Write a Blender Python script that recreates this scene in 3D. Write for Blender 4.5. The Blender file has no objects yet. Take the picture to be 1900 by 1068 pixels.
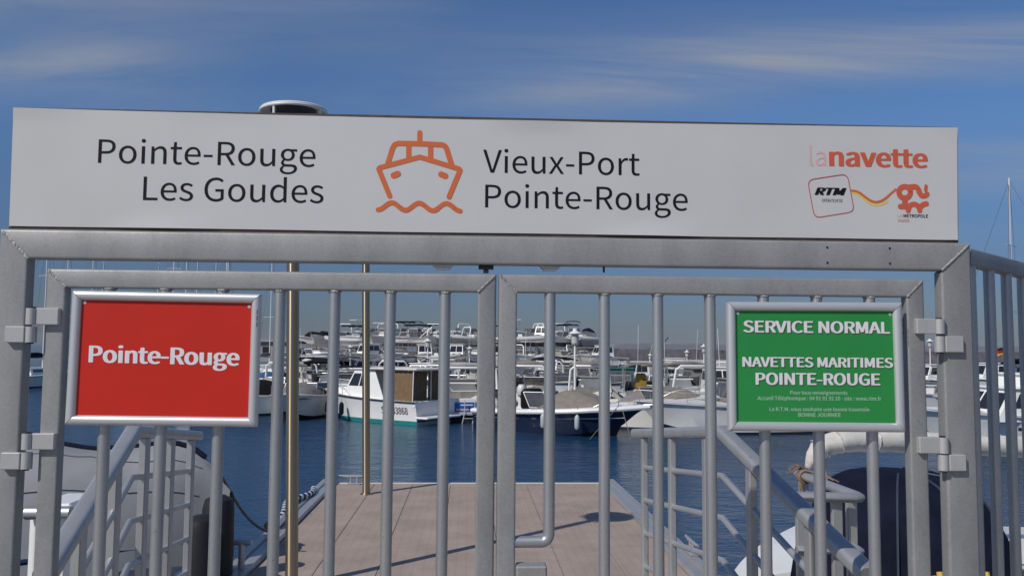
import bpy, bmesh, math, random
from mathutils import Vector, Matrix, noise
random.seed(7)
R = math.radians
SC = bpy.context.scene
COL = SC.collection

# ------------------------------------------------------------------ camera
F_PX, CX, CY = 1540.0, 950.0, 534.0          # focal length and centre, in pixels of a 1900 px wide picture
YAW, PITCH, ROLL = math.atan(79 / 1540), math.atan(110 / 1540), 0.008
EYE = Vector((0, 0, 1.75))                   # z = 0 is the pontoon deck
CAMROT = Matrix.Rotation(-YAW, 3, 'Z') @ Matrix.Rotation(R(90) + PITCH, 3, 'X') @ Matrix.Rotation(ROLL, 3, 'Z')
cam = bpy.data.cameras.new('camera')
cam.sensor_width = 36
cam.lens = 36 * F_PX / 1900
cam.clip_start, cam.clip_end = 0.05, 30000
co = bpy.data.objects.new('camera', cam)
co.matrix_world = Matrix.Translation(EYE) @ CAMROT.to_4x4()
COL.objects.link(co)
SC.camera = co

def ray(px, py):
    return CAMROT @ Vector(((px - CX) / F_PX, -(py - CY) / F_PX, -1))
def at(px, py, Y):                           # point on the vertical plane at distance Y
    d = ray(px, py)
    return EYE + d * (Y / d.y)
def on(px, py, Z):                           # point on the level plane at height Z
    d = ray(px, py)
    return EYE + d * ((Z - EYE.z) / d.z)

# ------------------------------------------------------------------ sky, sun, exposure
SUN_EL = R(43)
SUN_DIR = Vector((-0.75, -0.66, 0)).normalized() * math.cos(SUN_EL) + Vector((0, 0, math.sin(SUN_EL)))
world = bpy.data.worlds.new('World')
SC.world = world
world.use_nodes = True
nt = world.node_tree
nt.nodes.clear()
def N(tree, kind, **kw):
    n = tree.nodes.new(kind)
    for k, v in kw.items():
        if k.startswith('i_'):
            n.inputs[k[2:].replace('_', ' ')].default_value = v
        else:
            setattr(n, k, v)
    return n
def math_node(tree, op, a, b=None, clamp=False):
    n = tree.nodes.new('ShaderNodeMath'); n.operation = op; n.use_clamp = clamp
    for i, v in enumerate((a, b)):
        if v is None: continue
        if isinstance(v, (int, float)): n.inputs[i].default_value = v
        else: tree.links.new(v, n.inputs[i])
    return n.outputs[0]
sky = N(nt, 'ShaderNodeTexSky', sky_type='NISHITA')
sky.sun_disc = False
sky.sun_elevation = SUN_EL
sky.sun_rotation = math.atan2(SUN_DIR.x, SUN_DIR.y)
sky.altitude = 0; sky.air_density = 1.0; sky.dust_density = 0.35; sky.ozone_density = 3.0
tc = N(nt, 'ShaderNodeTexCoord')
sep = N(nt, 'ShaderNodeSeparateXYZ')
nt.links.new(tc.outputs['Generated'], sep.inputs[0])
zc = math_node(nt, 'ADD', math_node(nt, 'MAXIMUM', sep.outputs[2], 0.0), 0.10)
u = math_node(nt, 'DIVIDE', sep.outputs[0], zc)
v = math_node(nt, 'DIVIDE', sep.outputs[1], zc)
comb = N(nt, 'ShaderNodeCombineXYZ')
nt.links.new(u, comb.inputs[0]); nt.links.new(v, comb.inputs[1])
mp = N(nt, 'ShaderNodeMapping')
mp.inputs['Rotation'].default_value = (0, 0, R(-28)); mp.inputs['Scale'].default_value = (0.42, 1.5, 1)
mp.inputs['Location'].default_value = (3.3, 1.35, 0)
nt.links.new(comb.outputs[0], mp.inputs[0])
n1 = N(nt, 'ShaderNodeTexNoise', i_Scale=1.3, i_Detail=8.0, i_Roughness=0.62, i_Distortion=0.7)
nt.links.new(mp.outputs[0], n1.inputs['Vector'])
n2 = N(nt, 'ShaderNodeTexNoise', i_Scale=0.55, i_Detail=3.0, i_Roughness=0.5)
nt.links.new(mp.outputs[0], n2.inputs['Vector'])
r1 = N(nt, 'ShaderNodeMapRange', i_From_Min=0.40, i_From_Max=0.75); nt.links.new(n1.outputs[0], r1.inputs[0])
r2 = N(nt, 'ShaderNodeMapRange', i_From_Min=0.40, i_From_Max=0.60); nt.links.new(n2.outputs[0], r2.inputs[0])
cl = math_node(nt, 'MULTIPLY', r1.outputs[0], r2.outputs[0])
cl = math_node(nt, 'MULTIPLY', cl, 0.45, True)
yq = math_node(nt, 'MAXIMUM', sep.outputs[1], 0.02)             # long cirrus streaks drifting over the northern sky
gu = math_node(nt, 'DIVIDE', sep.outputs[0], yq); gw = math_node(nt, 'DIVIDE', sep.outputs[2], yq)
cg = N(nt, 'ShaderNodeCombineXYZ'); nt.links.new(gu, cg.inputs[0]); nt.links.new(gw, cg.inputs[1])
def wisp(rot, sc, dens, detail=9.0):
    mpp = N(nt, 'ShaderNodeMapping'); mpp.inputs['Rotation'].default_value = (0, 0, R(rot)); mpp.inputs['Scale'].default_value = sc
    nt.links.new(cg.outputs[0], mpp.inputs[0])
    nz = N(nt, 'ShaderNodeTexNoise', i_Scale=1.0, i_Detail=detail, i_Roughness=0.62, i_Distortion=0.55); nt.links.new(mpp.outputs[0], nz.inputs['Vector'])
    mm = N(nt, 'ShaderNodeMapRange', i_From_Min=0.34, i_From_Max=0.72); nt.links.new(nz.outputs[0], mm.inputs[0])
    return mm.outputs[0]
def band(c0, slope, width, u0, u1):
    d_ = math_node(nt, 'SUBTRACT', gw, math_node(nt, 'ADD', math_node(nt, 'MULTIPLY', gu, slope), c0))
    d_ = math_node(nt, 'DIVIDE', d_, width); d_ = math_node(nt, 'POWER', 2.718, math_node(nt, 'MULTIPLY', math_node(nt, 'MULTIPLY', d_, d_), -1.0))
    a_ = N(nt, 'ShaderNodeMapRange', interpolation_type='SMOOTHSTEP'); a_.inputs['From Min'].default_value = u0; a_.inputs['From Max'].default_value = u1; nt.links.new(gu, a_.inputs[0])
    return math_node(nt, 'MULTIPLY', d_, a_.outputs[0])
w1 = math_node(nt, 'MULTIPLY', wisp(-8, (0.9, 15, 1), 1), math_node(nt, 'MULTIPLY', band(0.308, 0.14, 0.040, -0.25, 0.15), 1.25))
w2 = math_node(nt, 'MULTIPLY', wisp(-4, (2.4, 11, 1), 1), math_node(nt, 'MULTIPLY', band(0.345, 0.02, 0.035, -0.22, -0.46), 0.85))
w3 = math_node(nt, 'MULTIPLY', wisp(12, (1.5, 9, 1), 1), math_node(nt, 'MULTIPLY', band(0.385, -0.05, 0.05, 0.35, -0.5), 0.40))
w4 = math_node(nt, 'MULTIPLY', wisp(-3, (1.3, 16, 1), 1), math_node(nt, 'MULTIPLY', band(0.20, 0.04, 0.035, 0.30, 0.75), 0.6))
front = N(nt, 'ShaderNodeMapRange', interpolation_type='SMOOTHSTEP'); front.inputs['From Min'].default_value = 0.15; front.inputs['From Max'].default_value = 0.45; nt.links.new(sep.outputs[1], front.inputs[0])
ws = math_node(nt, 'ADD', math_node(nt, 'ADD', w1, w2), math_node(nt, 'ADD', w3, w4))
ws = math_node(nt, 'MULTIPLY', ws, front.outputs[0])
low = N(nt, 'ShaderNodeMapRange', interpolation_type='SMOOTHSTEP'); low.inputs['From Min'].default_value = 0.08; low.inputs['From Max'].default_value = 0.22; nt.links.new(sep.outputs[2], low.inputs[0])
cl = math_node(nt, 'MULTIPLY', math_node(nt, 'ADD', cl, ws), low.outputs[0], True)
tint = N(nt, 'ShaderNodeMix', data_type='RGBA', blend_type='MULTIPLY')
tint.inputs['Factor'].default_value = 1.0
tint.inputs['B'].default_value = (0.80, 0.92, 1.12, 1)
elev = N(nt, 'ShaderNodeValToRGB')
cr = elev.color_ramp; cr.elements[0].position = 0.0; cr.elements[0].color = (0.25, 0.285, 0.40, 1)
cr.elements[1].position = 0.55; cr.elements[1].color = (0.64, 0.85, 1.10, 1)
e_ = cr.elements.new(0.10); e_.color = (0.33, 0.41, 0.585, 1)
e_ = cr.elements.new(0.25); e_.color = (0.56, 0.75, 0.98, 1)
nt.links.new(sep.outputs[2], elev.inputs[0]); nt.links.new(elev.outputs[0], tint.inputs['B'])
nt.links.new(sky.outputs[0], tint.inputs['A'])
mix = N(nt, 'ShaderNodeMix', data_type='RGBA')
mix.inputs['B'].default_value = (3.6, 3.9, 4.5, 1)
nt.links.new(cl, mix.inputs['Factor']); nt.links.new(tint.outputs['Result'], mix.inputs['A'])
bg = N(nt, 'ShaderNodeBackground'); bg.inputs[1].default_value = 0.084
wo = N(nt, 'ShaderNodeOutputWorld')
nt.links.new(mix.outputs['Result'], bg.inputs[0]); nt.links.new(bg.outputs[0], wo.inputs[0])

sl = bpy.data.lights.new('sun', 'SUN')
sl.energy = 3.5; sl.angle = R(0.55); sl.color = (1.0, 0.945, 0.87)
so = bpy.data.objects.new('sun', sl)
so.rotation_euler = SUN_DIR.to_track_quat('Z', 'Y').to_euler()
so.location = (0, 0, 30)
COL.objects.link(so)
SC.view_settings.view_transform = 'Standard'
SC.view_settings.look = 'None'
SC.view_settings.exposure = 0.0
SC.view_settings.gamma = 1.0
SC.cycles.max_bounces = 6
SC.cycles.volume_bounces = 0

# ------------------------------------------------------------------ materials
MATS = {}
def mat(name, col, rough=0.5, metal=0.0, var=0.12, scale=6.0, bump=0.0, bscale=60.0, spec=0.5, coat=0.0, col2=None, alpha=None):
    """procedural material: base colour broken up by two noises, roughness variation, optional bump"""
    if name in MATS: return MATS[name]
    m = bpy.data.materials.new(name); m.use_nodes = True
    t = m.node_tree; b = t.nodes['Principled BSDF']
    tcn = t.nodes.new('ShaderNodeTexCoord')
    a = N(t, 'ShaderNodeTexNoise', i_Scale=scale, i_Detail=6.0, i_Roughness=0.6)
    t.links.new(tcn.outputs['Object'], a.inputs['Vector'])
    mr = N(t, 'ShaderNodeMapRange', i_From_Min=0.3, i_From_Max=0.7)
    t.links.new(a.outputs[0], mr.inputs[0])
    mx = N(t, 'ShaderNodeMix', data_type='RGBA')
    c2 = col2 or tuple(c * (1 - var) for c in col)
    mx.inputs['A'].default_value = (*col, 1); mx.inputs['B'].default_value = (*c2, 1)
    t.links.new(mr.outputs[0], mx.inputs['Factor'])
    t.links.new(mx.outputs['Result'], b.inputs['Base Color'])
    rr = N(t, 'ShaderNodeMapRange'); rr.inputs['To Min'].default_value = max(0.02, rough - 0.08); rr.inputs['To Max'].default_value = min(1, rough + 0.08)
    t.links.new(a.outputs[0], rr.inputs[0]); t.links.new(rr.outputs[0], b.inputs['Roughness'])
    b.inputs['Metallic'].default_value = metal
    b.inputs['Specular IOR Level'].default_value = spec
    b.inputs['Coat Weight'].default_value = coat
    if bump:
        bn = N(t, 'ShaderNodeTexNoise', i_Scale=bscale, i_Detail=4.0)
        t.links.new(tcn.outputs['Object'], bn.inputs['Vector'])
        bp = N(t, 'ShaderNodeBump', i_Strength=bump, i_Distance=0.01)
        t.links.new(bn.outputs[0], bp.inputs['Height']); t.links.new(bp.outputs[0], b.inputs['Normal'])
    MATS[name] = m
    return m

def galvanised(name, col, dark, metal, rough):
    """dull hot-dip zinc: spangle cells, cloudy streaks running down, small dark specks"""
    m = bpy.data.materials.new(name); m.use_nodes = True
    t = m.node_tree; b = t.nodes['Principled BSDF']
    tcn = t.nodes.new('ShaderNodeTexCoord')
    vo = N(t, 'ShaderNodeTexVoronoi', i_Scale=170.0); t.links.new(tcn.outputs['Object'], vo.inputs['Vector'])
    mpn = N(t, 'ShaderNodeMapping'); mpn.inputs['Scale'].default_value = (1, 1, 0.35)
    t.links.new(tcn.outputs['Object'], mpn.inputs[0])
    a = N(t, 'ShaderNodeTexNoise', i_Scale=9.0, i_Detail=7.0, i_Roughness=0.65); t.links.new(mpn.outputs[0], a.inputs['Vector'])
    fine = N(t, 'ShaderNodeTexNoise', i_Scale=240.0, i_Detail=3.0); t.links.new(tcn.outputs['Object'], fine.inputs['Vector'])
    bw = N(t, 'ShaderNodeRGBToBW'); t.links.new(vo.outputs['Color'], bw.inputs[0])
    f = math_node(t, 'ADD', math_node(t, 'MULTIPLY', bw.outputs[0], 0.16), math_node(t, 'MULTIPLY', a.outputs[0], 0.90))
    f = math_node(t, 'ADD', f, math_node(t, 'MULTIPLY', math_node(t, 'SUBTRACT', fine.outputs[0], 0.5), 0.24))
    mr = N(t, 'ShaderNodeMapRange', i_From_Min=0.32, i_From_Max=0.74); t.links.new(f, mr.inputs[0])
    mx = N(t, 'ShaderNodeMix', data_type='RGBA')
    mx.inputs['A'].default_value = (*col, 1); mx.inputs['B'].default_value = (*dark, 1)
    t.links.new(mr.outputs[0], mx.inputs['Factor'])
    sp = N(t, 'ShaderNodeTexNoise', i_Scale=42.0, i_Detail=2.0); t.links.new(tcn.outputs['Object'], sp.inputs['Vector'])
    sr = N(t, 'ShaderNodeMapRange', i_From_Min=0.735, i_From_Max=0.78); t.links.new(sp.outputs[0], sr.inputs[0])
    m2 = N(t, 'ShaderNodeMix', data_type='RGBA'); m2.inputs['B'].default_value = (0.16, 0.15, 0.13, 1)
    t.links.new(math_node(t, 'MULTIPLY', sr.outputs[0], 0.5), m2.inputs['Factor']); t.links.new(mx.outputs['Result'], m2.inputs['A'])
    t.links.new(m2.outputs['Result'], b.inputs['Base Color'])
    rr = N(t, 'ShaderNodeMapRange'); rr.inputs['To Min'].default_value = rough - 0.1; rr.inputs['To Max'].default_value = rough + 0.12
    t.links.new(f, rr.inputs[0]); t.links.new(rr.outputs[0], b.inputs['Roughness'])
    b.inputs['Metallic'].default_value = metal
    bp = N(t, 'ShaderNodeBump', i_Strength=0.12, i_Distance=0.002)
    t.links.new(fine.outputs[0], bp.inputs['Height']); t.links.new(bp.outputs[0], b.inputs['Normal'])
    MATS[name] = m
    return m
GALV = galvanised('galvanised_steel', (0.335, 0.33, 0.32), (0.225, 0.225, 0.222), 0.25, 0.50)
GALVBAR = galvanised('galvanised_bar', (0.50, 0.50, 0.49), (0.37, 0.375, 0.38), 0.72, 0.40)
RAIL = galvanised('railing_aluminium', (0.50, 0.50, 0.49), (0.40, 0.40, 0.40), 0.55, 0.38)
WELD = mat('weld_bead', (0.50, 0.49, 0.46), 0.42, 0.5, 0.5, 160, 0.6, 300)
SNAP = mat('brushed_aluminium', (0.66, 0.655, 0.65), 0.38, 0.55, 0.06, 20, 0.05, 300)
HINGE = mat('hinge_zinc', (0.52, 0.51, 0.49), 0.45, 0.4, 0.10, 40, 0.05, 200)
WHITEV = mat('white_vinyl', (0.565, 0.558, 0.545), 0.5, 0, 0.085, 2.2)
EDGE = mat('raw_board_edge', (0.10, 0.075, 0.06), 0.8, 0, 0.4, 30)
INK = mat('black_print', (0.010, 0.009, 0.011), 0.6, 0, 0.1, spec=0.15)
ORANGE = mat('orange_print', (0.62, 0.135, 0.035), 0.5, 0, 0.08, 40)
ORANGE2 = mat('red_orange_print', (0.58, 0.105, 0.05), 0.5, 0, 0.08, 40)
PINK = mat('pale_pink_print', (0.66, 0.40, 0.40), 0.5, 0, 0.08, 40)
YELLOW = mat('yellow_print', (0.72, 0.52, 0.10), 0.5, 0, 0.08, 40)
CRIMSON = mat('crimson_line_print', (0.50, 0.04, 0.06), 0.5, 0, 0.08, 40)
RED = mat('red_poster', (0.585, 0.025, 0.013), 0.42, 0, 0.16, 3, spec=0.3)
GREEN = mat('green_poster', (0.028, 0.265, 0.062), 0.42, 0, 0.16, 3, spec=0.3)
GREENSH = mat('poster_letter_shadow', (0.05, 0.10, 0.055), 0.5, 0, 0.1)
WPRINT = mat('white_print', (0.76, 0.72, 0.74), 0.5, 0, 0.06, 60)
WPRINT2 = mat('pale_green_print', (0.50, 0.66, 0.52), 0.5, 0, 0.06, 60)
BRASS = mat('bronze_anodised_tube', (0.43, 0.35, 0.235), 0.40, 0.9, 0.06, 3)
LAMPW = mat('white_lamp_paint', (0.78, 0.77, 0.74), 0.4, 0, 0.08)
BLACK = mat('black_plastic', (0.012, 0.012, 0.013), 0.45, 0, 0.3, 20)
RUBBER = mat('black_rubber', (0.014, 0.014, 0.016), 0.6, 0, 0.3, 12, 0.1, 40)
CHROME = mat('stainless_tube', (0.50, 0.50, 0.50), 0.42, 0.8, 0.05)
ROPE = mat('grey_rope', (0.20, 0.175, 0.14), 0.9, 0, 0.4, 80, 0.5, 200)
ROPEP = mat('faded_pink_rope', (0.33, 0.22, 0.17), 0.9, 0, 0.45, 80, 0.6, 200)
GEL = mat('white_gelcoat', (0.84, 0.83, 0.79), 0.28, 0, 0.10, 2.5, coat=0.2)
GEL2 = mat('cream_gelcoat', (0.78, 0.74, 0.66), 0.32, 0, 0.12, 2.5, coat=0.2)
GELG = mat('grey_gelcoat', (0.46, 0.47, 0.48), 0.32, 0, 0.12, 2.5, coat=0.2)
NAVYG = mat('navy_gelcoat', (0.012, 0.022, 0.055), 0.18, 0, 0.2, 2, coat=0.3)
TEAL = mat('teal_antifouling', (0.010, 0.24, 0.22), 0.6, 0, 0.3, 6)
DKBOT = mat('dark_antifouling', (0.02, 0.022, 0.028), 0.6, 0, 0.4, 6)
BLBOT = mat('blue_antifouling', (0.015, 0.05, 0.16), 0.6, 0, 0.3, 6)
GLASS = mat('dark_tinted_window', (0.018, 0.020, 0.024), 0.08, 0, 0.3, 3, spec=0.8)
CLEARP = mat('grey_clear_vinyl', (0.10, 0.10, 0.105), 0.18, 0, 0.5, 3, 0.2, 14)
CANVN = mat('navy_canvas', (0.008, 0.011, 0.026), 0.85, 0, 0.4, 5, 0.25, 22, spec=0.12)
CANVG = mat('grey_canvas', (0.21, 0.195, 0.185), 0.85, 0, 0.25, 5, 0.25, 22)
CANVT = mat('taupe_canvas', (0.225, 0.195, 0.165), 0.85, 0, 0.25, 5, 0.25, 22)
CANVW = mat('white_canvas', (0.64, 0.61, 0.55), 0.85, 0, 0.22, 5, 0.9, 9)
CANVK = mat('black_canvas', (0.010, 0.010, 0.011), 0.85, 0, 0.4, 5, 0.2, 22, spec=0.15)
CANVL = mat('pale_grey_canvas', (0.40, 0.385, 0.37), 0.85, 0, 0.2, 5, 0.25, 22)
CANVB = mat('tan_curtain', (0.20, 0.125, 0.062), 0.8, 0, 0.3, 8, 0.2, 30)
CANVY = mat('mustard_canvas', (0.42, 0.25, 0.035), 0.8, 0, 0.3, 8, 0.2, 30)
BLUEC = mat('blue_panel', (0.02, 0.10, 0.36), 0.5, 0, 0.1)
RIBG = mat('grey_inflatable_tube', (0.52, 0.52, 0.51), 0.55, 0, 0.12, 4)
MOTORW = mat('white_outboard', (0.66, 0.66, 0.65), 0.3, 0, 0.08)
MOTORK = mat('black_outboard', (0.015, 0.015, 0.017), 0.3, 0, 0.2)
STEELR = mat('rack_steel', (0.24, 0.23, 0.22), 0.6, 0.3, 0.35, 3)
CONC = mat('quay_concrete', (0.36, 0.33, 0.29), 0.9, 0, 0.3, 1.5, 0.3, 20)
YELF = mat('yellow_float', (0.62, 0.42, 0.06), 0.5, 0, 0.15)
TEAK = mat('teak', (0.25, 0.15, 0.08), 0.7, 0, 0.3, 12)

def deck_mat():
    m = bpy.data.materials.new('pink_beige_grp_deck'); m.use_nodes = True
    t = m.node_tree; b = t.nodes['Principled BSDF']; tcn = t.nodes.new('ShaderNodeTexCoord')
    a = N(t, 'ShaderNodeTexNoise', i_Scale=2.2, i_Detail=8.0, i_Roughness=0.68); t.links.new(tcn.outputs['Object'], a.inputs['Vector'])
    g = N(t, 'ShaderNodeTexNoise', i_Scale=150.0, i_Detail=3.0); t.links.new(tcn.outputs['Object'], g.inputs['Vector'])
    w = N(t, 'ShaderNodeTexWave', wave_type='BANDS', bands_direction='Y', i_Scale=22.0, i_Distortion=0.6); t.links.new(tcn.outputs['Object'], w.inputs['Vector'])
    f = math_node(t, 'ADD', math_node(t, 'MULTIPLY', a.outputs[0], 0.85), math_node(t, 'MULTIPLY', g.outputs[0], 0.3))
    wx = N(t, 'ShaderNodeTexWave', wave_type='BANDS', bands_direction='X', i_Scale=3.7, i_Distortion=0.15); t.links.new(tcn.outputs['Object'], wx.inputs['Vector'])
    rib = N(t, 'ShaderNodeMapRange', i_From_Min=0.0, i_From_Max=0.10); t.links.new(wx.outputs[0], rib.inputs[0])
    spn = N(t, 'ShaderNodeTexNoise', i_Scale=9.0, i_Detail=2.0); t.links.new(tcn.outputs['Object'], spn.inputs['Vector'])
    spr = N(t, 'ShaderNodeMapRange', i_From_Min=0.70, i_From_Max=0.78); t.links.new(spn.outputs[0], spr.inputs[0])
    f = math_node(t, 'ADD', f, math_node(t, 'MULTIPLY', w.outputs[0], 0.10))
    f = math_node(t, 'ADD', f, math_node(t, 'MULTIPLY', math_node(t, 'SUBTRACT', 1.0, rib.outputs[0]), 0.09))
    f = math_node(t, 'ADD', f, math_node(t, 'MULTIPLY', spr.outputs[0], 0.22))
    mr = N(t, 'ShaderNodeMapRange', i_From_Min=0.36, i_From_Max=0.86); t.links.new(f, mr.inputs[0])
    mx = N(t, 'ShaderNodeMix', data_type='RGBA')
    mx.inputs['A'].default_value = (0.42, 0.335, 0.28, 1); mx.inputs['B'].default_value = (0.25, 0.195, 0.16, 1)
    t.links.new(mr.outputs[0], mx.inputs['Factor']); t.links.new(mx.outputs['Result'], b.inputs['Base Color'])
    b.inputs['Roughness'].default_value = 0.85
    bp = N(t, 'ShaderNodeBump', i_Strength=0.35, i_Distance=0.004)
    t.links.new(math_node(t, 'ADD', w.outputs[0], g.outputs[0]), bp.inputs['Height']); t.links.new(bp.outputs[0], b.inputs['Normal'])
    return m
DECK = deck_mat()
def brushed(m, aniso, rot):
    t = m.node_tree; b = t.nodes['Principled BSDF']; tg = t.nodes.new('ShaderNodeTangent'); tg.direction_type = 'RADIAL'; tg.axis = 'Z'
    t.links.new(tg.outputs[0], b.inputs['Tangent']); b.inputs['Anisotropic'].default_value = aniso; b.inputs['Anisotropic Rotation'].default_value = rot
brushed(BRASS, 0.92, 0.25)

def water_mat():
    m = bpy.data.materials.new('harbour_water'); m.use_nodes = True
    t = m.node_tree; b = t.nodes['Principled BSDF']; tcn = t.nodes.new('ShaderNodeTexCoord')
    mpn = N(t, 'ShaderNodeMapping'); mpn.inputs['Scale'].default_value = (0.55, 1.0, 1.0); mpn.inputs['Rotation'].default_value = (0, 0, R(8))
    t.links.new(tcn.outputs['Object'], mpn.inputs[0])
    a = N(t, 'ShaderNodeTexNoise', i_Scale=6.5, i_Detail=5.0, i_Roughness=0.55, i_Distortion=0.4); t.links.new(mpn.outputs[0], a.inputs['Vector'])
    c = N(t, 'ShaderNodeTexNoise', i_Scale=1.1, i_Detail=3.0, i_Distortion=0.3); t.links.new(mpn.outputs[0], c.inputs['Vector'])
    h = math_node(t, 'ADD', math_node(t, 'MULTIPLY', a.outputs[0], 0.05), math_node(t, 'MULTIPLY', c.outputs[0], 0.10))
    bp = N(t, 'ShaderNodeBump', i_Strength=1.0, i_Distance=1.0)
    t.links.new(h, bp.inputs['Height']); t.links.new(bp.outputs[0], b.inputs['Normal'])
    b.inputs['Base Color'].default_value = (0.010, 0.045, 0.105, 1)
    b.inputs['Roughness'].default_value = 0.07
    b.inputs['IOR'].default_value = 1.33
    return m
WATER = water_mat()

# ------------------------------------------------------------------ mesh builder
class MB:
    def __init__(s): s.v = []; s.f = []; s.m = []
    def add(s, verts, faces, mi=0):
        o = len(s.v); s.v += [Vector(p) for p in verts]
        for f in faces: s.f.append([i + o for i in f]); s.m.append(mi)
        return s
    def box(s, c, d, rot=None, mi=0, bev=0.0):
        c = Vector(c); hx, hy, hz = d[0] / 2, d[1] / 2, d[2] / 2
        if bev > 0:                                   # chamfered along every edge
            bev = min(bev, hx * .9, hy * .9, hz * .9)
            P = []; idx = {}
            for sx in (-1, 1):
                for sy in (-1, 1):
                    for sz in (-1, 1):
                        for k in range(3):
                            p = [sx * hx, sy * hy, sz * hz]
                            for j in range(3):
                                if j != k: p[j] -= (sx, sy, sz)[j] * bev
                            idx[(sx, sy, sz, k)] = len(P); P.append(Vector(p))
            Fc = []
            for k in range(3):
                a, b2 = [(1, 2), (2, 0), (0, 1)][k]
                for sg in (-1, 1):
                    q = []
                    for (i, j) in ((-1, -1), (1, -1), (1, 1), (-1, 1)):
                        t = [0, 0, 0]; t[k] = sg; t[a] = i; t[b2] = j
                        q.append(idx[(*t, k)])
                    Fc.append(q if sg > 0 else q[::-1])
            for k in range(3):                        # edges along axis k
                a, b2 = [(1, 2), (2, 0), (0, 1)][k]
                for i in (-1, 1):
                    for j in (-1, 1):
                        t0 = [0, 0, 0]; t0[k] = -1; t0[a] = i; t0[b2] = j
                        t1 = list(t0); t1[k] = 1
                        q = [idx[(*t0, a)], idx[(*t1, a)], idx[(*t1, b2)], idx[(*t0, b2)]]
                        Fc.append(q if i * j < 0 else q[::-1])
            for sx in (-1, 1):
                for sy in (-1, 1):
                    for sz in (-1, 1):
                        q = [idx[(sx, sy, sz, k)] for k in range(3)]
                        Fc.append(q if sx * sy * sz > 0 else q[::-1])
        else:
            P = [Vector((x, y, z)) for x in (-hx, hx) for y in (-hy, hy) for z in (-hz, hz)]
            Fc = [(0, 1, 3, 2), (4, 6, 7, 5), (0, 4, 5, 1), (2, 3, 7, 6), (0, 2, 6, 4), (1, 5, 7, 3)]
        if rot is not None: P = [rot @ p for p in P]
        return s.add([c + p for p in P], Fc, mi)
    def sweep(s, pts, radii, n=10, mi=0, up=None, flat=1.0, caps=True):
        """round or oval tube along a polyline"""
        pts = [Vector(p) for p in pts]; L = len(pts)
        if not hasattr(radii, '__len__'): radii = [radii] * L
        rings = []; prev = None
        for i, p in enumerate(pts):
            d = (pts[min(i + 1, L - 1)] - pts[max(i - 1, 0)])
            d = d.normalized() if d.length > 1e-9 else Vector((0, 0, 1))
            if prev is None:
                ref = up or (Vector((0, 0, 1)) if abs(d.z) < 0.9 else Vector((1, 0, 0)))
                a = d.cross(ref).normalized()
            else:
                a = (prev - d * prev.dot(d)).normalized()
            prev = a; b = a.cross(d)
            rings.append([p + (a * math.cos(2 * math.pi * k / n) + b * math.sin(2 * math.pi * k / n) * flat) * radii[i] for k in range(n)])
        vs = [q for r in rings for q in r]; fs = []
        for i in range(L - 1):
            for k in range(n):
                fs.append((i * n + k, i * n + (k + 1) % n, (i + 1) * n + (k + 1) % n, (i + 1) * n + k))
        if caps:
            fs.append(tuple(range(n))[::-1]); fs.append(tuple((L - 1) * n + k for k in range(n)))
        return s.add(vs, fs, mi)
    def lathe(s, c, prof, n=20, mi=0):
        c = Vector(c); vs = []; fs = []
        for r, z in prof:
            vs += [c + Vector((r * math.cos(2 * math.pi * k / n), r * math.sin(2 * math.pi * k / n), z)) for k in range(n)]
        for i in range(len(prof) - 1):
            for k in range(n):
                fs.append((i * n + k, i * n + (k + 1) % n, (i + 1) * n + (k + 1) % n, (i + 1) * n + k))
        fs.append(tuple(range(n))[::-1]); fs.append(tuple((len(prof) - 1) * n + k for k in range(n)))
        return s.add(vs, fs, mi)
    def loft(s, secs, closed=False, caps=False, mi=0):
        n = len(secs[0]); vs = [Vector(p) for q in secs for p in q]; fs = []
        for i in range(len(secs) - 1):
            for k in range(n if closed else n - 1):
                fs.append((i * n + k, i * n + (k + 1) % n, (i + 1) * n + (k + 1) % n, (i + 1) * n + k))
        if caps:
            fs.append(tuple(range(n))[::-1]); fs.append(tuple((len(secs) - 1) * n + k for k in range(n)))
        return s.add(vs, fs, mi)
    def slab(s, poly, off, mi=0):
        """polygon given thickness along off"""
        n = len(poly); off = Vector(off)
        vs = [Vector(p) for p in poly] + [Vector(p) + off for p in poly]
        fs = [tuple(range(n)), tuple(range(2 * n - 1, n - 1, -1))] + [(i, i + n, (i + 1) % n + n, (i + 1) % n) for i in range(n)]
        return s.add(vs, fs, mi)

def wloc(o):
    p = Vector((0, 0, 0))
    while o is not None: p = p + o.location; o = o.parent
    return p
def build(name, mb, material, parent=None, world=True, angle=35, smooth=True):
    me = bpy.data.meshes.new(name)
    off = wloc(parent) if (parent is not None and world) else Vector((0, 0, 0))
    me.from_pydata([tuple(p - off) for p in mb.v], [], mb.f)
    for m in (material if isinstance(material, (list, tuple)) else [material]): me.materials.append(m)
    if any(mb.m): me.polygons.foreach_set('material_index', mb.m)
    bm = bmesh.new(); bm.from_mesh(me); bmesh.ops.recalc_face_normals(bm, faces=bm.faces); bm.to_mesh(me); bm.free()
    if smooth:
        me.polygons.foreach_set('use_smooth', [True] * len(me.polygons))
        me.set_sharp_from_angle(angle=R(angle))
    o = bpy.data.objects.new(name, me); COL.objects.link(o)
    if parent is not None: o.parent = parent
    return o
def tag(o, label=None, cat=None, group=None, kind=None):
    if label: o['label'] = label
    if cat: o['category'] = cat
    if group: o['group'] = group
    if kind: o['kind'] = kind
    return o
def thing(name, loc, label, cat, group=None, rz=0.0):
    o = bpy.data.objects.new(name, None); COL.objects.link(o)
    o.empty_display_size = 0.2
    o.location = loc; o.rotation_euler = (0, 0, rz)
    return tag(o, label, cat, group)

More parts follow.
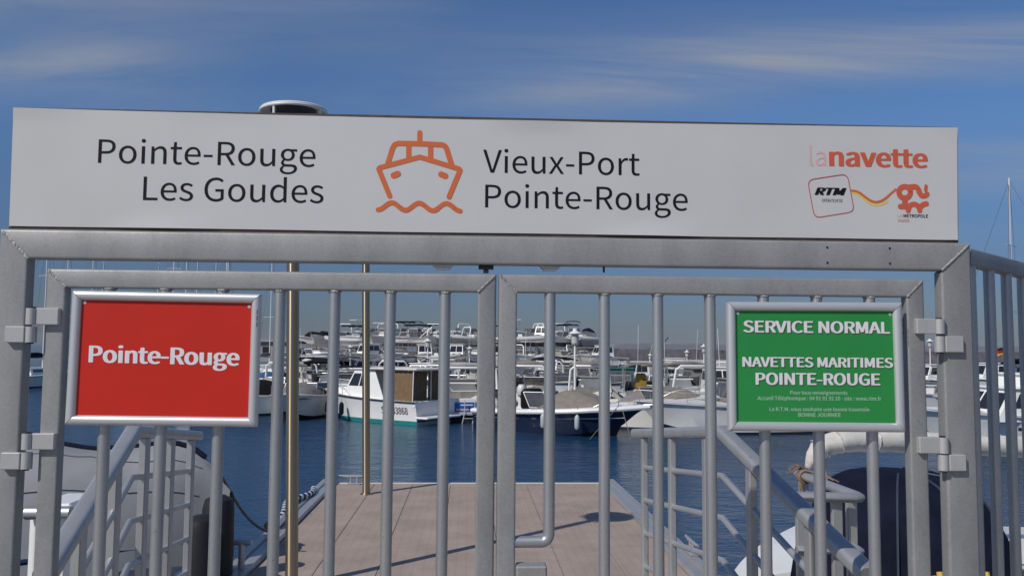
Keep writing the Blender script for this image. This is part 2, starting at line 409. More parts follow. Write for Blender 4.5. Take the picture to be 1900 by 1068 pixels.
# ------------------------------------------------------------------ setting: water, quays, hills
WZ = -1.35
m = MB(); rad = 14000
rings = [0, 20, 60, 160, 500, 1500, 5000, rad]; nseg = 48
vs = [Vector((0, 0, WZ))]; fs = []
for r_ in rings[1:]:
    vs += [Vector((r_ * math.cos(2 * math.pi * k / nseg), r_ * math.sin(2 * math.pi * k / nseg), WZ)) for k in range(nseg)]
for k in range(nseg): fs.append((0, 1 + k, 1 + (k + 1) % nseg))
for i in range(len(rings) - 2):
    for k in range(nseg):
        a = 1 + i * nseg
        fs.append((a + k, a + nseg + k, a + nseg + (k + 1) % nseg, a + (k + 1) % nseg))
tag(build('water', m.add(vs, fs), WATER, smooth=False), kind='structure')

m = MB(); m.box((0, -14.85, -0.90), (40, 34.4, 1.9), bev=0.03)
tag(build('quay', m, CONC), kind='structure')

# ------------------------------------------------------------------ gate
G = 2.20                                          # front plane of the gate
def gx(px, py=600): return at(px, py, G).x
def gz(px, py): return at(px, py, G).z
PW, PD = 0.078, 0.042                             # portal tube: face width, depth
LW, LD = 0.049, 0.036                             # leaf tube
XL0, XL1 = gx(-1, 440), gx(52, 474)
XR1, XR0 = gx(1747, 501), gx(1801, 449)
ZB1 = (gz(400, 430.5) + gz(1400, 444)) / 2        # beam top
ZB0 = (gz(400, 481.5) + gz(1400, 499.5)) / 2      # beam bottom
ZQ = 0.055                                        # quay surface

def rr_profile(w, d, r=0.006, n=3):
    """rounded rectangle, u in 0..w, v in 0..d"""
    P = []
    for (cu, cv, a0) in ((w - r, d - r, 0), (r, d - r, 90), (r, r, 180), (w - r, r, 270)):
        for k in range(n + 1):
            a = R(a0 + 90 * k / n); P.append((cu + r * math.cos(a), cv + r * math.sin(a)))
    return P
def frame_bar(a, b, inward, prof, m0=1.0, m1=1.0):
    """profile swept from a to b along the outer edge; u goes inward, v goes back (+Y); m = mitre factor of each end"""
    a, b, inward = Vector(a), Vector(b), Vector(inward)
    d = (b - a).normalized(); back = Vector((0, 1, 0))
    mb = MB()
    return mb.loft([[a + d * u * m0 + inward * u + back * v for u, v in prof],
                    [b - d * u * m1 + inward * u + back * v for u, v in prof]], closed=True, caps=True)
def weld(a, b, name, parent, r=0.0042):
    a, b = Vector(a), Vector(b); n = 22; mb = MB()
    pts = [a.lerp(b, i / n) + Vector((0, 0.0004 * math.sin(i * 2.1), 0)) for i in range(n + 1)]
    mb.sweep(pts, [r * (0.85 + 0.3 * random.random()) for _ in pts], 6)
    return build(name, mb, WELD, parent)

portal = thing('gate_portal', ((XL0 + XR0) / 2, G + PD / 2, ZQ), 'galvanised steel gate portal of two posts and a mitred top beam carrying the banner', 'gate frame')
pp = rr_profile(XL1 - XL0, PD, 0.007)
build('post', frame_bar((XL0, G, ZB1), (XL0, G, ZQ), (1, 0, 0), pp, 1, 0), GALV, portal)
pr = rr_profile(XR0 - XR1, PD, 0.007)
build('post', frame_bar((XR0, G, ZB1), (XR0, G, ZQ), (-1, 0, 0), pr, 1, 0), GALV, portal)
pb = rr_profile(ZB1 - ZB0, PD, 0.007)
beam = build('beam', frame_bar((XL0, G, ZB1), (XR0, G, ZB1), (0, 0, -1), pb, (XL1 - XL0) / (ZB1 - ZB0), (XR0 - XR1) / (ZB1 - ZB0)), GALV, portal)
weld((XL0 + .004, G, ZB1 - .004), (XL1, G, ZB0), 'weld_bead', portal)
weld((XR0 - .004, G, ZB1 - .004), (XR1, G, ZB0), 'weld_bead', portal)
for px in (1535, 1651):
    for dz in (0.018, 0.060):
        m = MB(); m.sweep([(gx(px, 470), G - 0.0008, ZB1 - dz), (gx(px, 470), G + 0.004, ZB1 - dz)], 0.0032, 10)
        build('screw_hole', m, BLACK, portal)
for px in (821, 1022):                            # door stops under the beam
    x = gx(px, 495); w = 0.036; m = MB()
    m.slab([(x - w * .8, G + .012, ZB0 - .0005), (x + w * .8, G + .012, ZB0 - .0005), (x + w * .45, G + .012, ZB0 - .013), (x - w * .45, G + .012, ZB0 - .013)], (0, 0.022, 0))
    build('door_stop', m, HINGE, portal)
x = gx(902, 497); m = MB(); m.box((x, G + .02, ZB0 - .006), (0.04, .02, .010)); m.box((x, G + .02, ZB0 - .015), (0.014, .014, .012))
build('latch_keeper', m, RUBBER, portal)
x = gx(1122, 500); m = MB(); m.sweep([(x, G + .015, ZB0), (x, G + .015, ZB0 - .016)], .003, 8); build('bolt', m, RUBBER, portal)

def leaf(px0, px1, bars, label, latch=False):
    x0, x1 = gx(px0, 500), gx(px1, 500)
    GL = G + 0.006
    ztop = ZB0 - 0.0245
    zbot = ZQ + 0.07
    root = thing('gate_leaf', ((x0 + x1) / 2, GL + LD / 2, zbot), label, 'gate', 'gate leaves')
    lp = rr_profile(LW, LD, 0.006)
    build('top_rail', frame_bar((x0, GL, ztop), (x1, GL, ztop), (0, 0, -1), lp), GALV, root)
    build('bottom_rail', frame_bar((x1, GL, zbot), (x0, GL, zbot), (0, 0, 1), lp), GALV, root)
    build('stile', frame_bar((x0, GL, zbot), (x0, GL, ztop), (1, 0, 0), lp), GALV, root)
    build('stile', frame_bar((x1, GL, ztop), (x1, GL, zbot), (-1, 0, 0), lp), GALV, root)
    weld((x0 + .003, GL, ztop - .003), (x0 + LW, GL, ztop - LW), 'weld_bead', root, .0034)
    weld((x1 - .003, GL, ztop - .003), (x1 - LW, GL, ztop - LW), 'weld_bead', root, .0034)
    yc = GL + LD / 2
    for i, px in enumerate(bars):
        x = gx(px, 800); r = 0.0152; m = MB()
        if latch and i == 0:                      # the first bar stops short and is bent over to the stile
            ze = gz(1021, 1008); xs = x0 + LW
            pts = [(x, yc, ztop - LW + .004), (x, yc, ze + .02)] + \
                  [(x - .02 + .02 * math.cos(a), yc, ze + .02 - .02 * math.sin(a)) for a in (R(22), R(45), R(68), R(90))] + [(xs - .003, yc, ze)]
            m.sweep(pts, r, 16); build('handle_bar', m, GALVBAR, root)
            continue
        m.sweep([(x, yc, zbot + LW - .004), (x, yc, ztop - LW + .004)], r, 16, up=Vector((1, 0, 0)))
        b = build('bar', m, GALVBAR, root)
        m = MB(); m.sweep([(x, yc, ztop - LW + .001), (x, yc, ztop - LW - .003)], r + .0025, 14, up=Vector((1, 0, 0)))
        build('weld_collar', m, WELD, b)
    if latch:
        m = MB(); zl = gz(997, 1048)
        m.box((x0 + LW + .0425, GL + .008, zl - .075), (.080, .05, .15), bev=.004)
        lk = build('lock_case', m, GALV, root)
        m = MB(); m.box((x0 + LW + .055, GL - .019, zl - .034), (.04, .006, .010), bev=.002); build('lock_plate', m, CHROME, lk)
    return root
leafL = leaf(85, 921.5, (186, 292, 400, 509, 613, 718.5, 822), 'left gate leaf of galvanised tubes, hinged by the red sign')
leafR = leaf(926, 1716, (1021, 1124, 1225, 1324, 1425, 1526, 1626), 'right gate leaf of galvanised tubes with bent handle bar, hinged by the green sign', True)

def hinge(pa, pb_, label, mirror):
    """pa = (x0,x1,y0,y1) px of the upper knuckle block, pb_ the lower one"""
    root = bpy.data.objects.new('hinge', None); COL.objects.link(root); root.empty_display_size = .05
    root.parent = portal; root.location = Vector(((gx(pa[0]) + gx(pb_[1])) / 2, G - .004, gz(60, pb_[3]))) - portal.location; root['label'] = label
    for k, (q, front) in enumerate(((pa, G + .006), (pb_, G))):
        x0, x1 = gx(q[0], q[2]), gx(q[1], q[2]); z1, z0 = gz(q[0], q[2]), gz(q[0], q[3])
        rad_ = 0.0135
        left_k = (k == 0) == mirror                # which end carries the barrel
        if left_k: kx = x0 + rad_; bx0, bx1 = x0 + rad_ * 1.9, x1
        else: kx = x1 - rad_; bx0, bx1 = x0, x1 - rad_ * 1.9
        m = MB(); m.box(((bx0 + bx1) / 2, front - .0065, (z0 + z1) / 2), (bx1 - bx0, .017, z1 - z0), bev=.0018)
        build('hinge_plate', m, HINGE, root)
        m = MB(); m.sweep([(kx, front - .004 if k else front - .010, z0 + .0006), (kx, front - .004 if k else front - .010, z1 - .0006)], rad_, 18, up=Vector((1, 0, 0)))
        build('knuckle', m, HINGE, root)
        m = MB(); kz = z1 + .001 if k == 0 else z0 - .001
        m.sweep([(kx, front - .007, kz - .002), (kx, front - .007, kz + .002)], .008, 12, up=Vector((1, 0, 0))); build('pin', m, BLACK, root)
hinge((51, 112, 571, 602), (15, 70, 605, 635), 'upper left hinge beside the red sign', True)
hinge((43, 104, 803, 833), (7, 62, 838, 869), 'lower left hinge below the red sign', True)
hinge((1698, 1750, 591, 619), (1732, 1782, 623, 653), 'upper right hinge beside the green sign', False)
hinge((1703, 1757, 810, 840), (1739, 1787, 842, 872), 'lower right hinge below the green sign', False)

# side fence running back from the right post
wroot = thing('side_fence', (XR0, G + .05, ZQ), 'galvanised tube fence running back from the right gate post', 'fence')
wd = Vector((math.sin(R(49)), math.cos(R(49)), 0)); wn = Vector((-wd.y, wd.x, 0))
wz = gz(1803, 457); w0 = Vector((XR0 + .004, G + .040, 0))
def wrail(z, name):
    prof = rr_profile(LW, LD, .006); m = MB()
    m.loft([[w0 + wd * s_ + wn * (v_ - LD / 2) * -1 + Vector((0, 0, z - u_)) for u_, v_ in prof] for s_ in (0, 2.2)], closed=True, caps=True)
    build(name, m, GALV, wroot)
wrail(wz, 'top_rail'); wrail(ZQ + .12, 'bottom_rail')
for i in range(12):
    s_ = .045 + i * .168; p = w0 + wd * s_; m = MB()
    m.sweep([(p.x, p.y, ZQ + .1), (p.x, p.y, wz - LW + .004)], .0155, 14, up=Vector((1, 0, 0))); build('bar', m, GALVBAR, wroot)

# ------------------------------------------------------------------ lettering helpers
import os
FD = bpy.utils.system_resource('DATAFILES', path='fonts')
def font(fn):
    try: return bpy.data.fonts.load(os.path.join(FD, fn))
    except Exception: return None
F_HUM = font('Noto Sans CJK Regular.woff2')
def text_mesh(body, fnt, bold=0.0, shear=0.0, space=1.0):
    cu = bpy.data.curves.new('t', 'FONT'); cu.body = body
    if fnt: cu.font = fnt
    cu.offset = bold; cu.shear = shear; cu.space_character = space; cu.resolution_u = 5
    ob = bpy.data.objects.new('t', cu); COL.objects.link(ob)
    bpy.context.view_layer.update()
    me = bpy.data.meshes.new_from_object(ob.evaluated_get(bpy.context.evaluated_depsgraph_get()))
    bpy.data.objects.remove(ob); bpy.data.curves.remove(cu)
    v = [Vector(p.co) for p in me.vertices]; f = [list(p.vertices) for p in me.polygons]
    bpy.data.meshes.remove(me)
    return v, f
CAPH = {}
def lettering(body, fnt, p0, x1, cap, Y, material, parent, bold=0.0, shear=0.0, slope=0.0, off=(0, 0), name='lettering'):
    """flat print: p0 = baseline start (px), x1 = right end (px), cap = capital height (px), on plane Y"""
    key = (fnt.name if fnt else '', bold)
    if key not in CAPH:
        hv, _ = text_mesh('H', fnt, min(bold, 0.0)); CAPH[key] = max(p.y for p in hv) - min(p.y for p in hv)
    v, f = text_mesh(body, fnt, min(bold, 0.0), shear)
    a = at(p0[0], p0[1], Y); bx = at(x1, p0[1], Y).x
    sz = (at(p0[0], p0[1] - cap, Y).z - a.z) / CAPH[key]
    xa, xb = min(p.x for p in v), max(p.x for p in v); sx = (bx - a.x) / (xb - xa)
    m = MB(); q = bold * 1.25                        # a heavier weight is printed by thickening every stroke sideways
    sx = (bx - a.x) / (xb - xa + 2 * max(q, 0)) if q > 0 else sx
    for k, (ux, uy) in enumerate([(0, 0)] if q <= 0 else [(-1, 0), (-.5, .45), (0, 0), (.5, .45), (1, 0), (.5, -.3), (-.5, -.3)]):
        m.add([(a.x + (p.x - xa + max(q, 0) + ux * q) * sx + off[0], Y - k * .00005, a.z + (p.y + uy * q * .5) * sz - slope * (p.x - xa) * sx + off[1]) for p in v], f)
    return build(name, m, material, parent, smooth=False)
def strokes(paths, Y, material, parent, name, tf):
    """round-ended flat strokes on plane Y; each path = (points, width) in its own drawing units, tf maps to px"""
    m = MB(); k = 0
    for pts, w in paths:
        P = []
        for q in pts:
            c = tf(*q); P.append(at(c[0], c[1], Y))
        w_ = (at(*tf(pts[0][0] + w, pts[0][1]), Y) - at(*tf(*pts[0]), Y)).length / 2
        for i in range(len(P) - 1):
            d = (P[i + 1] - P[i]).normalized(); n = Vector((-d.z, 0, d.x)) * w_
            a0 = math.atan2(n.z, n.x)
            ring = [P[i] + Vector((math.cos(a0 + math.pi * j / 8) * w_, 0, math.sin(a0 + math.pi * j / 8) * w_)) for j in range(9)] + \
                   [P[i + 1] + Vector((math.cos(a0 + math.pi + math.pi * j / 8) * w_, 0, math.sin(a0 + math.pi + math.pi * j / 8) * w_)) for j in range(9)]
            dy = Vector((0, -0.00006 * (k % 9), 0)); k += 1
            m.add([p + dy for p in ring], [list(range(18))])
    return build(name, m, material, parent, smooth=False)

# ------------------------------------------------------------------ banner on the beam
BY = G + 0.004
c00, c10, c11, c01 = at(17, 414, BY), at(1777, 443, BY), at(1776, 237, BY), at(25, 200, BY)
banner = thing('banner_sign', ((c00.x + c10.x) / 2, BY + .015, ZB1), 'long white route banner with orange boat symbol standing on the gate beam', 'sign')
zb = ZB1 + 0.003
NX, NZ = 160, 16
grid = []
for i in range(NX + 1):
    for j in range(NZ + 1):
        s_, t_ = i / NX, j / NZ
        xl = c00.x * (1 - t_) + c01.x * t_; xr = c10.x * (1 - t_) + c11.x * t_
        x = xl * (1 - s_) + xr * s_
        z0 = zb + 0.005 + 0.0012 * noise.noise(Vector((x * 2.3, 0, 0)))
        z1 = c01.z * (1 - s_) + c11.z * s_ - 0.006 * math.sin(math.pi * s_)
        z = z0 * (1 - t_) + z1 * t_
        e = max(0, 1 - t_ * 9) + max(0, 1 - (1 - t_) * 11)     # the film lifts a little along both long edges
        bul = max(0, noise.noise(Vector((x * 3.1, t_ * 1.2, 4.0)))) * 0.0075 * e
        grid.append(Vector((x, BY - bul, z)))
W = NZ + 1
m = MB(); m.add(grid, [(i * W + j, (i + 1) * W + j, (i + 1) * W + j + 1, i * W + j + 1) for i in range(NX) for j in range(NZ)])
build('face_film', m, WHITEV, banner, angle=80)
m = MB()
m.slab([(c00.x - .002, BY + .003, zb - .003), (c10.x + .003, BY + .003, zb - .003), (c11.x + .003, BY + .003, c11.z + .002), (c01.x - .002, BY + .003, c01.z + .002)], (0, .03, 0))
build('board', m, EDGE, banner)
TY = BY - 0.0006
lettering('Pointe-Rouge', F_HUM, (181.5, 302), 585, 43.5, TY, INK, banner)
lettering('Les Goudes', F_HUM, (265, 371), 600, 43.5, TY, INK, banner)
lettering('Vieux-Port', F_HUM, (896, 320), 1187, 42.3, TY, INK, banner)
lettering('Pointe-Rouge', F_HUM, (900, 384.5), 1276, 42, TY, INK, banner)
tz = lambda x, y: (600 + x / 2.639, 200 + y / 2.639)
wave = [(268 + t * 402 / 48, 481 + 18 * math.cos(2 * math.pi * 3 * t / 48) + t * 0.13) for t in range(49)]
strokes([([(472, 122), (472, 170)], 25), ([(313, 282), (340, 195), (350, 180), (368, 174), (480, 176), (580, 181), (595, 187), (603, 200), (630, 288)], 26),
         ([(418, 180), (418, 255)], 26), ([(525, 182), (525, 256)], 26),
         ([(325, 432), (271, 300), (276, 293), (472, 241), (664, 299), (669, 306), (615, 436)], 25),
         ([(344, 331), (364, 323)], 30), ([(577, 326), (597, 334)], 30), (wave, 24)], TY, ORANGE, banner, 'boat_symbol', tz)
lettering('la', F_HUM, (1502.5, 307), 1533, 34.5, TY, PINK, banner)
lettering('navette', F_HUM, (1538.5, 307.6), 1722, 34.5, TY, ORANGE2, banner, bold=0.013)
tl = lambda x, y: (1440 + x / 4.109, 220 + y / 4.109)
def rrect(cs, r, n=6):
    out = []
    for i in range(4):
        p = Vector(cs[i]).to_2d(); a = (Vector(cs[i - 1]).to_2d() - p).normalized(); b = (Vector(cs[(i + 1) % 4]).to_2d() - p).normalized()
        for k in range(n + 1):
            t = k / n; out.append(tuple(p + a * r * (1 - t) ** 2 + b * r * t ** 2))
    return out + [out[0]]
strokes([(rrect([(240, 468), (543, 421), (597, 709), (293, 758)], 52), 6)], TY, CRIMSON, banner, 'logo_outline', tl)
lettering('RTM', F_HUM, (1511.3, 361.2), 1571, 13.2, TY, INK, banner, bold=0.022, shear=0.28)
lettering('OPÉRATEUR DE', F_HUM, (1525.2, 374.6), 1563.6, 5.6, TY, INK, banner)
strokes([([(583, 566), (620, 575), (655, 600), (690, 630), (725, 652), (762, 660), (800, 655), (835, 640), (850, 628)], 16)], TY + .0004, YELLOW, banner, 'logo_swoosh', tl)
strokes([([(578, 549), (610, 553), (640, 566), (670, 590), (700, 612), (730, 630), (765, 637), (800, 628), (830, 610), (860, 585), (912, 540)], 17)], TY, ORANGE, banner, 'logo_swoosh', tl)
ring = [(981 + 44 * math.cos(a), 562 + 44 * math.sin(a)) for a in [2 * math.pi * k / 20 for k in range(21)]]
arch = lambda cx, cy, rx, ry, a0, a1: [(cx + rx * math.cos(R(a)), cy - ry * math.sin(R(a))) for a in [a0 + (a1 - a0) * k / 10 for k in range(11)]]
strokes([(ring, 40), ([(983, 606), (983, 668)], 44), ([(948, 670), (1010, 670)], 40), (arch(1052, 560, 38, 42, 130, 0), 40), (arch(1125, 560, 30, 30, 180, 330), 38),
         ([(1140, 545), (1143, 515)], 26), (arch(1050, 700, 44, 48, 180, 0), 38), (arch(1150, 700, 56, 52, 180, 95), 38), ([(1010, 520), (1050, 518)], 36)], TY, ORANGE2, banner, 'logo_emblem', tl)
lettering('LA', F_HUM, (1665.6, 402.8), 1675.5, 5.6, TY, PINK, banner)
lettering('METROPOLE', F_HUM, (1676.5, 403), 1722, 5.8, TY, INK, banner, bold=0.006)
lettering('Mobilité', F_HUM, (1666, 411), 1687, 5.2, TY, PINK, banner, bold=0.01)

# ------------------------------------------------------------------ snap-frame signs on the leaves
SY = G - 0.014                                    # front of the sign frames
def snap_sign(corners, poster, label, name):
    tl_, tr_, br_, bl_ = [at(*c, SY) for c in corners]
    cx = sum((p.x for p in (tl_, tr_, br_, bl_))) / 4
    root = thing(name, (cx, SY + .01, min(bl_.z, br_.z)), label, 'sign', 'framed notices on the gate')
    C = [tl_, tr_, br_, bl_]; w = 0.0245; dp = 0.018
    prof = [(0.0, dp), (0.0, .008), (.0015, .004), (.005, .0012), (.010, 0.0), (.0145, .0003), (.019, .0022), (.0225, .006), (w, .010), (w, dp)]
    for i in range(4):
        a, b = C[i], C[(i + 1) % 4]
        pv, nx = C[i - 1], C[(i + 2) % 4]
        d = (b - a).normalized(); d0 = (pv - a).normalized(); d1 = (nx - b).normalized()
        inn = Vector((0, 1, 0)).cross(d).normalized()
        if inn.dot((C[(i + 2) % 4] - a)) < 0: inn = -inn
        s0 = d.dot(d0 + d) / max(1e-6, inn.dot(d0 + d)); s1 = (-d).dot(d1 - d) / max(1e-6, inn.dot(d1 - d))
        g = d * 0.0007
        m = MB(); m.loft([[a + g + d * u_ * s0 + inn * u_ + Vector((0, v_, 0)) for u_, v_ in prof],
                          [b - g - d * u_ * s1 + inn * u_ + Vector((0, v_, 0)) for u_, v_ in prof]], closed=True, caps=True)
        build('frame_profile', m, SNAP, root, angle=50)
    ins = .0225
    q = [tl_ + Vector((ins, 0, -ins)), tr_ + Vector((-ins, 0, -ins)), br_ + Vector((-ins, 0, ins)), bl_ + Vector((ins, 0, ins))]
    m = MB(); m.slab([p + Vector((0, .0112, 0)) for p in q], (0, .0015, 0)); build('poster', m, poster, root, smooth=False)
    m = MB(); m.slab([p + Vector((0, .0135, 0)) for p in q], (0, .003, 0)); build('back_panel', m, SNAP, root, smooth=False)
    for c_ in (tl_ + Vector((.031, .0106, -.031)), tr_ + Vector((-.031, .0106, -.033))):
        m = MB(); m.sweep([c_, c_ + Vector((0, .0007, 0))], .0042, 12); build('poster_hole', m, SNAP, root)
    return root
red = snap_sign([(132, 538), (483.5, 545), (475.5, 792), (117.5, 788)], RED, 'red notice reading Pointe-Rouge in an aluminium frame on the left leaf', 'framed_notice')
grn = snap_sign([(1350, 559), (1675.5, 560.5), (1682.5, 802), (1353, 799.5)], GREEN, 'green service notice in an aluminium frame on the right leaf', 'framed_notice')
PY = SY + .0106
lettering('Pointe-Rouge', F_HUM, (164, 671.5), 444.5, 30.5, PY, WPRINT, red, bold=0.0135, slope=0.016)
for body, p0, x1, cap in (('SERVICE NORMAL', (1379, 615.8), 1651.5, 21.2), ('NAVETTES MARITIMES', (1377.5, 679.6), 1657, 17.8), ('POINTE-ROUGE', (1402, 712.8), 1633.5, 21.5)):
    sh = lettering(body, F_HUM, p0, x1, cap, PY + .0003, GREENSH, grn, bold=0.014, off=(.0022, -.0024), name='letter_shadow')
    lettering(body, F_HUM, p0, x1, cap, PY, WPRINT, grn, bold=0.0125)
for body, p0, x1, cap in (('Pour tous renseignements', (1466.5, 731), 1572.5, 6.6), ('Accueil Téléphonique : 04 91 91 92 10 - site : www.rtm.fr', (1405.5, 741.3), 1635, 6.9),
                          ('La R.T.M. vous souhaite une bonne traversée', (1428, 761.6), 1613, 6.6), ('BONNE JOURNEE', (1481.5, 772.3), 1560, 6.8)):
    lettering(body, F_HUM, p0, x1, cap, PY, WPRINT2, grn)
for s_, px in ((red, 477), (grn, 1676)):          # maker's strip printed up the right profile
    m = MB(); a = at(px, 575 if px < 900 else 590, SY - .0005)
    for k in range(14):
        if k % 5 == 4: continue
        m.box((a.x, SY + .0003, a.z - k * .0032), (.0022, .0006, .0022))
    build('maker_print', m, INK, s_, smooth=False)

# ------------------------------------------------------------------ gangway with railings
ya, yk, yf = 2.36, 3.30, 4.40
railR = [at(1612, 1066, ya), at(1340, 800, yk), at(1181, 803, yf)]
railL = [at(83, 1068, ya), at(248, 800, yk), at(366, 808, yf)]
m = MB()
cz = [(railR[i].z + railL[i].z) / 2 - 1.02 for i in range(3)]
sec = []
for i in range(3):
    l, r_ = railL[i], railR[i]
    sec.append([Vector((l.x - .02, l.y, cz[i])), Vector((r_.x + .02, r_.y, cz[i])), Vector((r_.x + .02, r_.y, cz[i] - .07)), Vector((l.x - .02, l.y, cz[i] - .07))])
l, r_ = railL[2], railR[2]
sec.append([Vector((l.x, 5.5, .03)), Vector((r_.x - .1, 5.5, .03)), Vector((r_.x - .1, 5.5, .008)), Vector((l.x, 5.5, .008))])
m.loft(sec, closed=True, caps=True)
groot = thing('gangway', (0, 2.4, ZQ), 'humped gangway with tube railings between the gate and the pontoon', 'gangway')
build('walkway', m, RAIL, groot)
def lerp_rail(rl, Y):
    a, b = (rl[0], rl[1]) if Y <= yk else (rl[1], rl[2])
    return a.lerp(b, (Y - a.y) / (b.y - a.y))
for rl, sgn in ((railR, 1), (railL, -1)):
    pts = [rl[0], lerp_rail(rl, yk - .03), rl[1] + Vector((0, 0, .002)), lerp_rail(rl, yk + .03), rl[2]]
    prof = rr_profile(.062, .046, .016, 4); secs = []
    for i, p in enumerate(pts):
        d = (pts[min(i + 1, 4)] - pts[max(i - 1, 0)]).normalized(); side = d.cross(Vector((0, 0, 1))).normalized(); upv = side.cross(d)
        secs.append([p + side * (u_ - .031) + upv * (v_ - .023) for u_, v_ in prof])
    m = MB(); m.loft(secs, closed=True, caps=True); build('handrail', m, RAIL, groot, angle=60)
    ys = [2.66, 3.06, 3.46, 3.87, 4.27]
    for Y in ys:
        p = lerp_rail(rl, Y); zf = cz[0] + (cz[1] - cz[0]) * (Y - ya) / (yk - ya) if Y < yk else cz[1] + (cz[2] - cz[1]) * (Y - yk) / (yf - yk)
        m = MB(); m.box((p.x, p.y, (p.z - .02 + zf) / 2), (.030, .048, p.z - .02 - zf), bev=.004); build('railing_post', m, RAIL, groot)
    for k in range(5):
        dz = Vector((0, 0, -.165 * (k + 1) - .01))
        for j in range(4):
            a, b = lerp_rail(rl, ys[j]) + dz, lerp_rail(rl, ys[j + 1]) + dz
            pts = [a, b] if not (ys[j] < yk < ys[j + 1]) else [a, lerp_rail(rl, yk) + dz, b]
            m = MB(); m.sweep(pts, .0125, 10); build('railing_tube', m, RAIL, groot)

# ------------------------------------------------------------------ pontoon
PX0, PX1, PYE = -1.86, 1.92, 10.9
m = MB(); m.box(((PX0 + PX1) / 2, (PYE + 4.45) / 2, -.62), (PX1 - PX0 - .1, PYE - 4.45 - .06, 1.2), bev=.03)
pont = tag(build('pontoon', m, CONC), kind='structure')
npan = 7; x0, x1 = PX0 + .20, PX1 - .20; pw = (x1 - x0) / npan
for k in range(npan):
    m = MB(); m.box((x0 + pw * (k + .5), (PYE - .05 + 4.45) / 2, -.0125), (pw - .0045, PYE - .05 - 4.45, .025), bev=.0025)
    build('deck_panel', m, DECK, pont, world=False)
for xs, sgn in ((PX0, 1), (PX1, -1)):             # aluminium edge extrusion with a groove
    prof = [(0, -.30), (0, .035), (.018, .05), (.075, .05), (.08, .028), (.10, .028), (.105, .04), (.188, .04), (.196, .005), (.196, -.30)]
    m = MB(); m.loft([[Vector((xs + sgn * u_, y_, v_)) for u_, v_ in prof] for y_ in (4.45, PYE)], closed=True, caps=True)
    build('edge_profile', m, RAIL, pont, world=False)
m = MB(); m.box(((PX0 + PX1) / 2, PYE + .012, -.13), (PX1 - PX0 - .40, .03, .26), bev=.004); build('end_profile', m, GEL2, pont, world=False)

# bronze lamp posts on the pontoon
def deck_lamp(px, py, label):
    b = on(px, py, 0.0); root = thing('deck_lamp', (b.x, b.y, 0.0), label, 'lamp post', 'bronze lamp posts on the pontoon'); root.rotation_euler = (0, R(-1.25), 0)
    h = 3.372; r_ = .046
    m = MB(); m.sweep([(0, 0, 0), (0, 0, h)], r_, 28, up=Vector((1, 0, 0))); build('pole', m, BRASS, root, world=False)
    m = MB(); m.lathe((0, 0, 0), [(.075, 0), (.075, .008), (.06, .012), (.05, .02)], 24); build('base_flange', m, BRASS, root, world=False)
    m = MB(); m.lathe((0, 0, h), [(r_ + .002, -.02), (.10, .0), (.19, .035), (.20, .05), (.19, .055), (.0, .055)], 40); dish = build('lamp_bowl', m, mat('lamp_bowl_grey', (0.13, 0.125, 0.115), .5, .3), root, world=False)
    m = MB(); m.lathe((0, 0, h), [(.175, .150), (.246, .140), (.252, .150), (.245, .158), (.18, .166), (.09, .171), (.0, .172)], 48); cap = build('lamp_disc', m, LAMPW, root, world=False)
    m = MB(); m.lathe((0, 0, h), [(.17, .143), (.17, .149), (.0, .149)], 32); build('diffuser', m, mat('lamp_underside', (0.16, 0.155, 0.14), .5, .4), cap, world=False)
    m = MB(); m.sweep([(.243 * math.cos(2 * math.pi * k / 40), .243 * math.sin(2 * math.pi * k / 40), h + .138) for k in range(41)], .011, 8, caps=False); build('rim_ring', m, LAMPW, cap, world=False)
    for k in range(4):
        a = R(45 + 90 * k + 20); m = MB()
        x, y = .235 * math.cos(a), .235 * math.sin(a)
        m.sweep([(x, y, h + .142), (x * 1.0, y * 1.0, h + .02), (x * .8, y * .8, h + .012)], .010, 8); build('lamp_strut', m, LAMPW, root, world=False)
deck_lamp(541, 1088, 'nearer bronze tube lamp post whose disc shows above the banner')
deck_lamp(679.5, 916, 'farther, thinner looking bronze tube lamp post near the pontoon end')

# cleats, rope and small fittings on the pontoon
def cleat(p, label, rz=0.0, s=1.0):
    root = thing('mooring_cleat', p, label, 'cleat', 'pontoon cleats', rz)
    m = MB(); m.box((0, 0, .012), (.16 * s, .07, .024), bev=.004); m.sweep([(-.04 * s, 0, .02), (-.04 * s, 0, .10)], .014, 10); m.sweep([(.04 * s, 0, .02), (.04 * s, 0, .10)], .014, 10)
    build('base', m, RAIL, root, world=False)
    m = MB(); m.sweep([(-.19 * s, 0, .112), (-.1 * s, 0, .104), (.1 * s, 0, .104), (.19 * s, 0, .112)], [.010, .016, .016, .010], 10); build('horn', m, RAIL, root, world=False)
    return root
p = on(661, 893, 0); cleat((p.x, PYE - .12, 0), 'aluminium cleat at the far end of the pontoon')
root = thing('edge_bollard', (PX0 + .13, 6.62, .04), 'small T-shaped bollard on the left pontoon edge', 'bollard')
m = MB(); m.sweep([(0, 0, 0), (0, 0, .19)], .026, 12); build('stem', m, RAIL, root, world=False)
m = MB(); m.sweep([(-.075, 0, .195), (.075, 0, .195)], .024, 12); build('cross_bar', m, RAIL, root, world=False)
cleat((PX1 - .05, 6.95, .05), 'white-wrapped cleat on the right pontoon edge', R(90))
